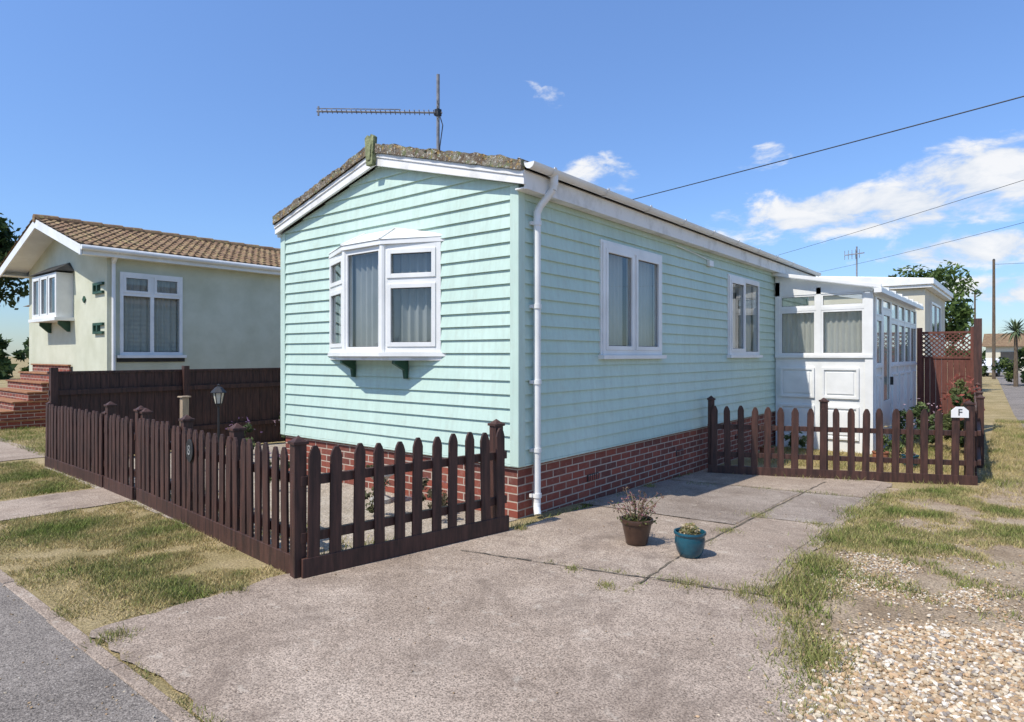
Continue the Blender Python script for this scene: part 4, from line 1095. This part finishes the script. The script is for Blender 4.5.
# ------------------------------------------------------------------ sun & sky
elev=math.radians(54); off=math.radians(12)
sd=Vector((-math.sin(off)*math.cos(elev),-math.cos(off)*math.cos(elev),math.sin(elev)))
sl=bpy.data.lights.new('sun','SUN'); sl.energy=5.0; sl.angle=math.radians(.5); sl.color=(1,.94,.85)
so_=bpy.data.objects.new('sun',sl); so_.rotation_euler=sd.to_track_quat('Z','Y').to_euler(); so_.location=(0,-10,20); col.objects.link(so_)
wd=bpy.data.worlds.new('World'); scene.world=wd; wd.use_nodes=True; nt=wd.node_tree
bg=nt.nodes['Background']; out=nt.nodes['World Output']
sky=N(nt,'ShaderNodeTexSky'); sky.sky_type='NISHITA'; sky.sun_disc=False; sky.sun_elevation=elev
sky.sun_rotation=math.atan2(sd.x,sd.y); sky.air_density=1.0; sky.dust_density=.2; sky.ozone_density=1.2
tc=N(nt,'ShaderNodeTexCoord'); sp=N(nt,'ShaderNodeSeparateXYZ'); nt.links.new(tc.outputs['Generated'],sp.inputs[0])
grd=ramp(nt,sp.outputs[2],[(0.0,(.50,.62,.80)),(.18,(.72,.90,1.18)),(.5,(.98,1.18,1.5))])
tn=mix(nt,1.0,sky.outputs[0],grd,'MULTIPLY')
nt.links.new(tn,bg.inputs[0]); bg.inputs[1].default_value=.15
def mth(op,a,b=None,clamp=False):
    n=N(nt,'ShaderNodeMath',operation=op); n.use_clamp=clamp
    for i,v in enumerate((a,b)):
        if v is None: continue
        if isinstance(v,(int,float)): n.inputs[i].default_value=v
        else: nt.links.new(v,n.inputs[i])
    return n.outputs[0]
az=mth('ARCTAN2',sp.outputs[0],sp.outputs[1]); el=mth('ARCSINE',sp.outputs[2])
clouds=[(-9,11.2,15,2.6,1.7),(-1.5,12.8,9,2.9,1.8),(-3,7.6,9,1.6,1.5),(3,4.6,14,1.4,1.3),(-31,14.8,4.2,2.6,.95),(-38.2,22.3,2.0,.9,-.05),(-35.6,21.8,1.4,.9,-.1),(-17.6,16.0,2.6,1.1,.4),(-16,5.2,9,1.0,.7),(-120,20,25,7,.9),(150,20,40,6,.9)]
acc=None; D=math.pi/180
for a,e_,wa,we,amp in clouds:
    da=mth('DIVIDE',mth('SUBTRACT',az,a*D),wa*D); de=mth('DIVIDE',mth('SUBTRACT',el,e_*D),we*D)
    r2=mth('ADD',mth('MULTIPLY',da,da),mth('MULTIPLY',de,de))
    v=mth('MULTIPLY',mth('SUBTRACT',1.0,r2),1.8); v=mth('MINIMUM',v,amp)
    v=mth('MAXIMUM',v,-1.2)
    acc=v if acc is None else mth('MAXIMUM',acc,v)
mp=N(nt,'ShaderNodeMapping'); mp.inputs['Scale'].default_value=(1,1,2.2); nt.links.new(tc.outputs['Generated'],mp.inputs[0])
n1=N(nt,'ShaderNodeTexNoise'); n1.inputs['Scale'].default_value=12; n1.inputs['Detail'].default_value=7; n1.inputs['Roughness'].default_value=.6; n1.inputs['Distortion'].default_value=.3; nt.links.new(mp.outputs[0],n1.inputs[0])
dn=mth('ADD',mth('MULTIPLY',mth('SUBTRACT',n1.outputs['Fac'],.5),6.0),mth('MULTIPLY',acc,1.0))
den=N(nt,'ShaderNodeMapRange'); den.interpolation_type='SMOOTHSTEP'; den.inputs['From Min'].default_value=.35; den.inputs['From Max'].default_value=1.6; den.inputs['To Max'].default_value=.95
nt.links.new(dn,den.inputs['Value'])
cb=N(nt,'ShaderNodeBackground'); cr=ramp(nt,n1.outputs['Fac'],[(.42,(.72,.79,.90)),(.60,(.98,.985,1.))]); nt.links.new(cr,cb.inputs[0]); cb.inputs[1].default_value=.97
ms=N(nt,'ShaderNodeMixShader'); nt.links.new(den.outputs[0],ms.inputs[0]); nt.links.new(bg.outputs[0],ms.inputs[1]); nt.links.new(cb.outputs[0],ms.inputs[2])
nt.links.new(ms.outputs[0],out.inputs[0])

# ------------------------------------------------------------------ camera
cd=bpy.data.cameras.new('camera'); cam=bpy.data.objects.new('camera',cd); col.objects.link(cam)
cam.location=(3.612,-4.563,1.5); cam.rotation_euler=(math.radians(90),0,math.radians(38.9))
cd.sensor_width=36; cd.lens=640/1024*36; cd.shift_y=-6/1024; cd.clip_end=3000; cd.clip_start=.05
scene.camera=cam
scene.view_settings.view_transform='Standard'; scene.view_settings.look='None'; scene.view_settings.exposure=0
print('done')
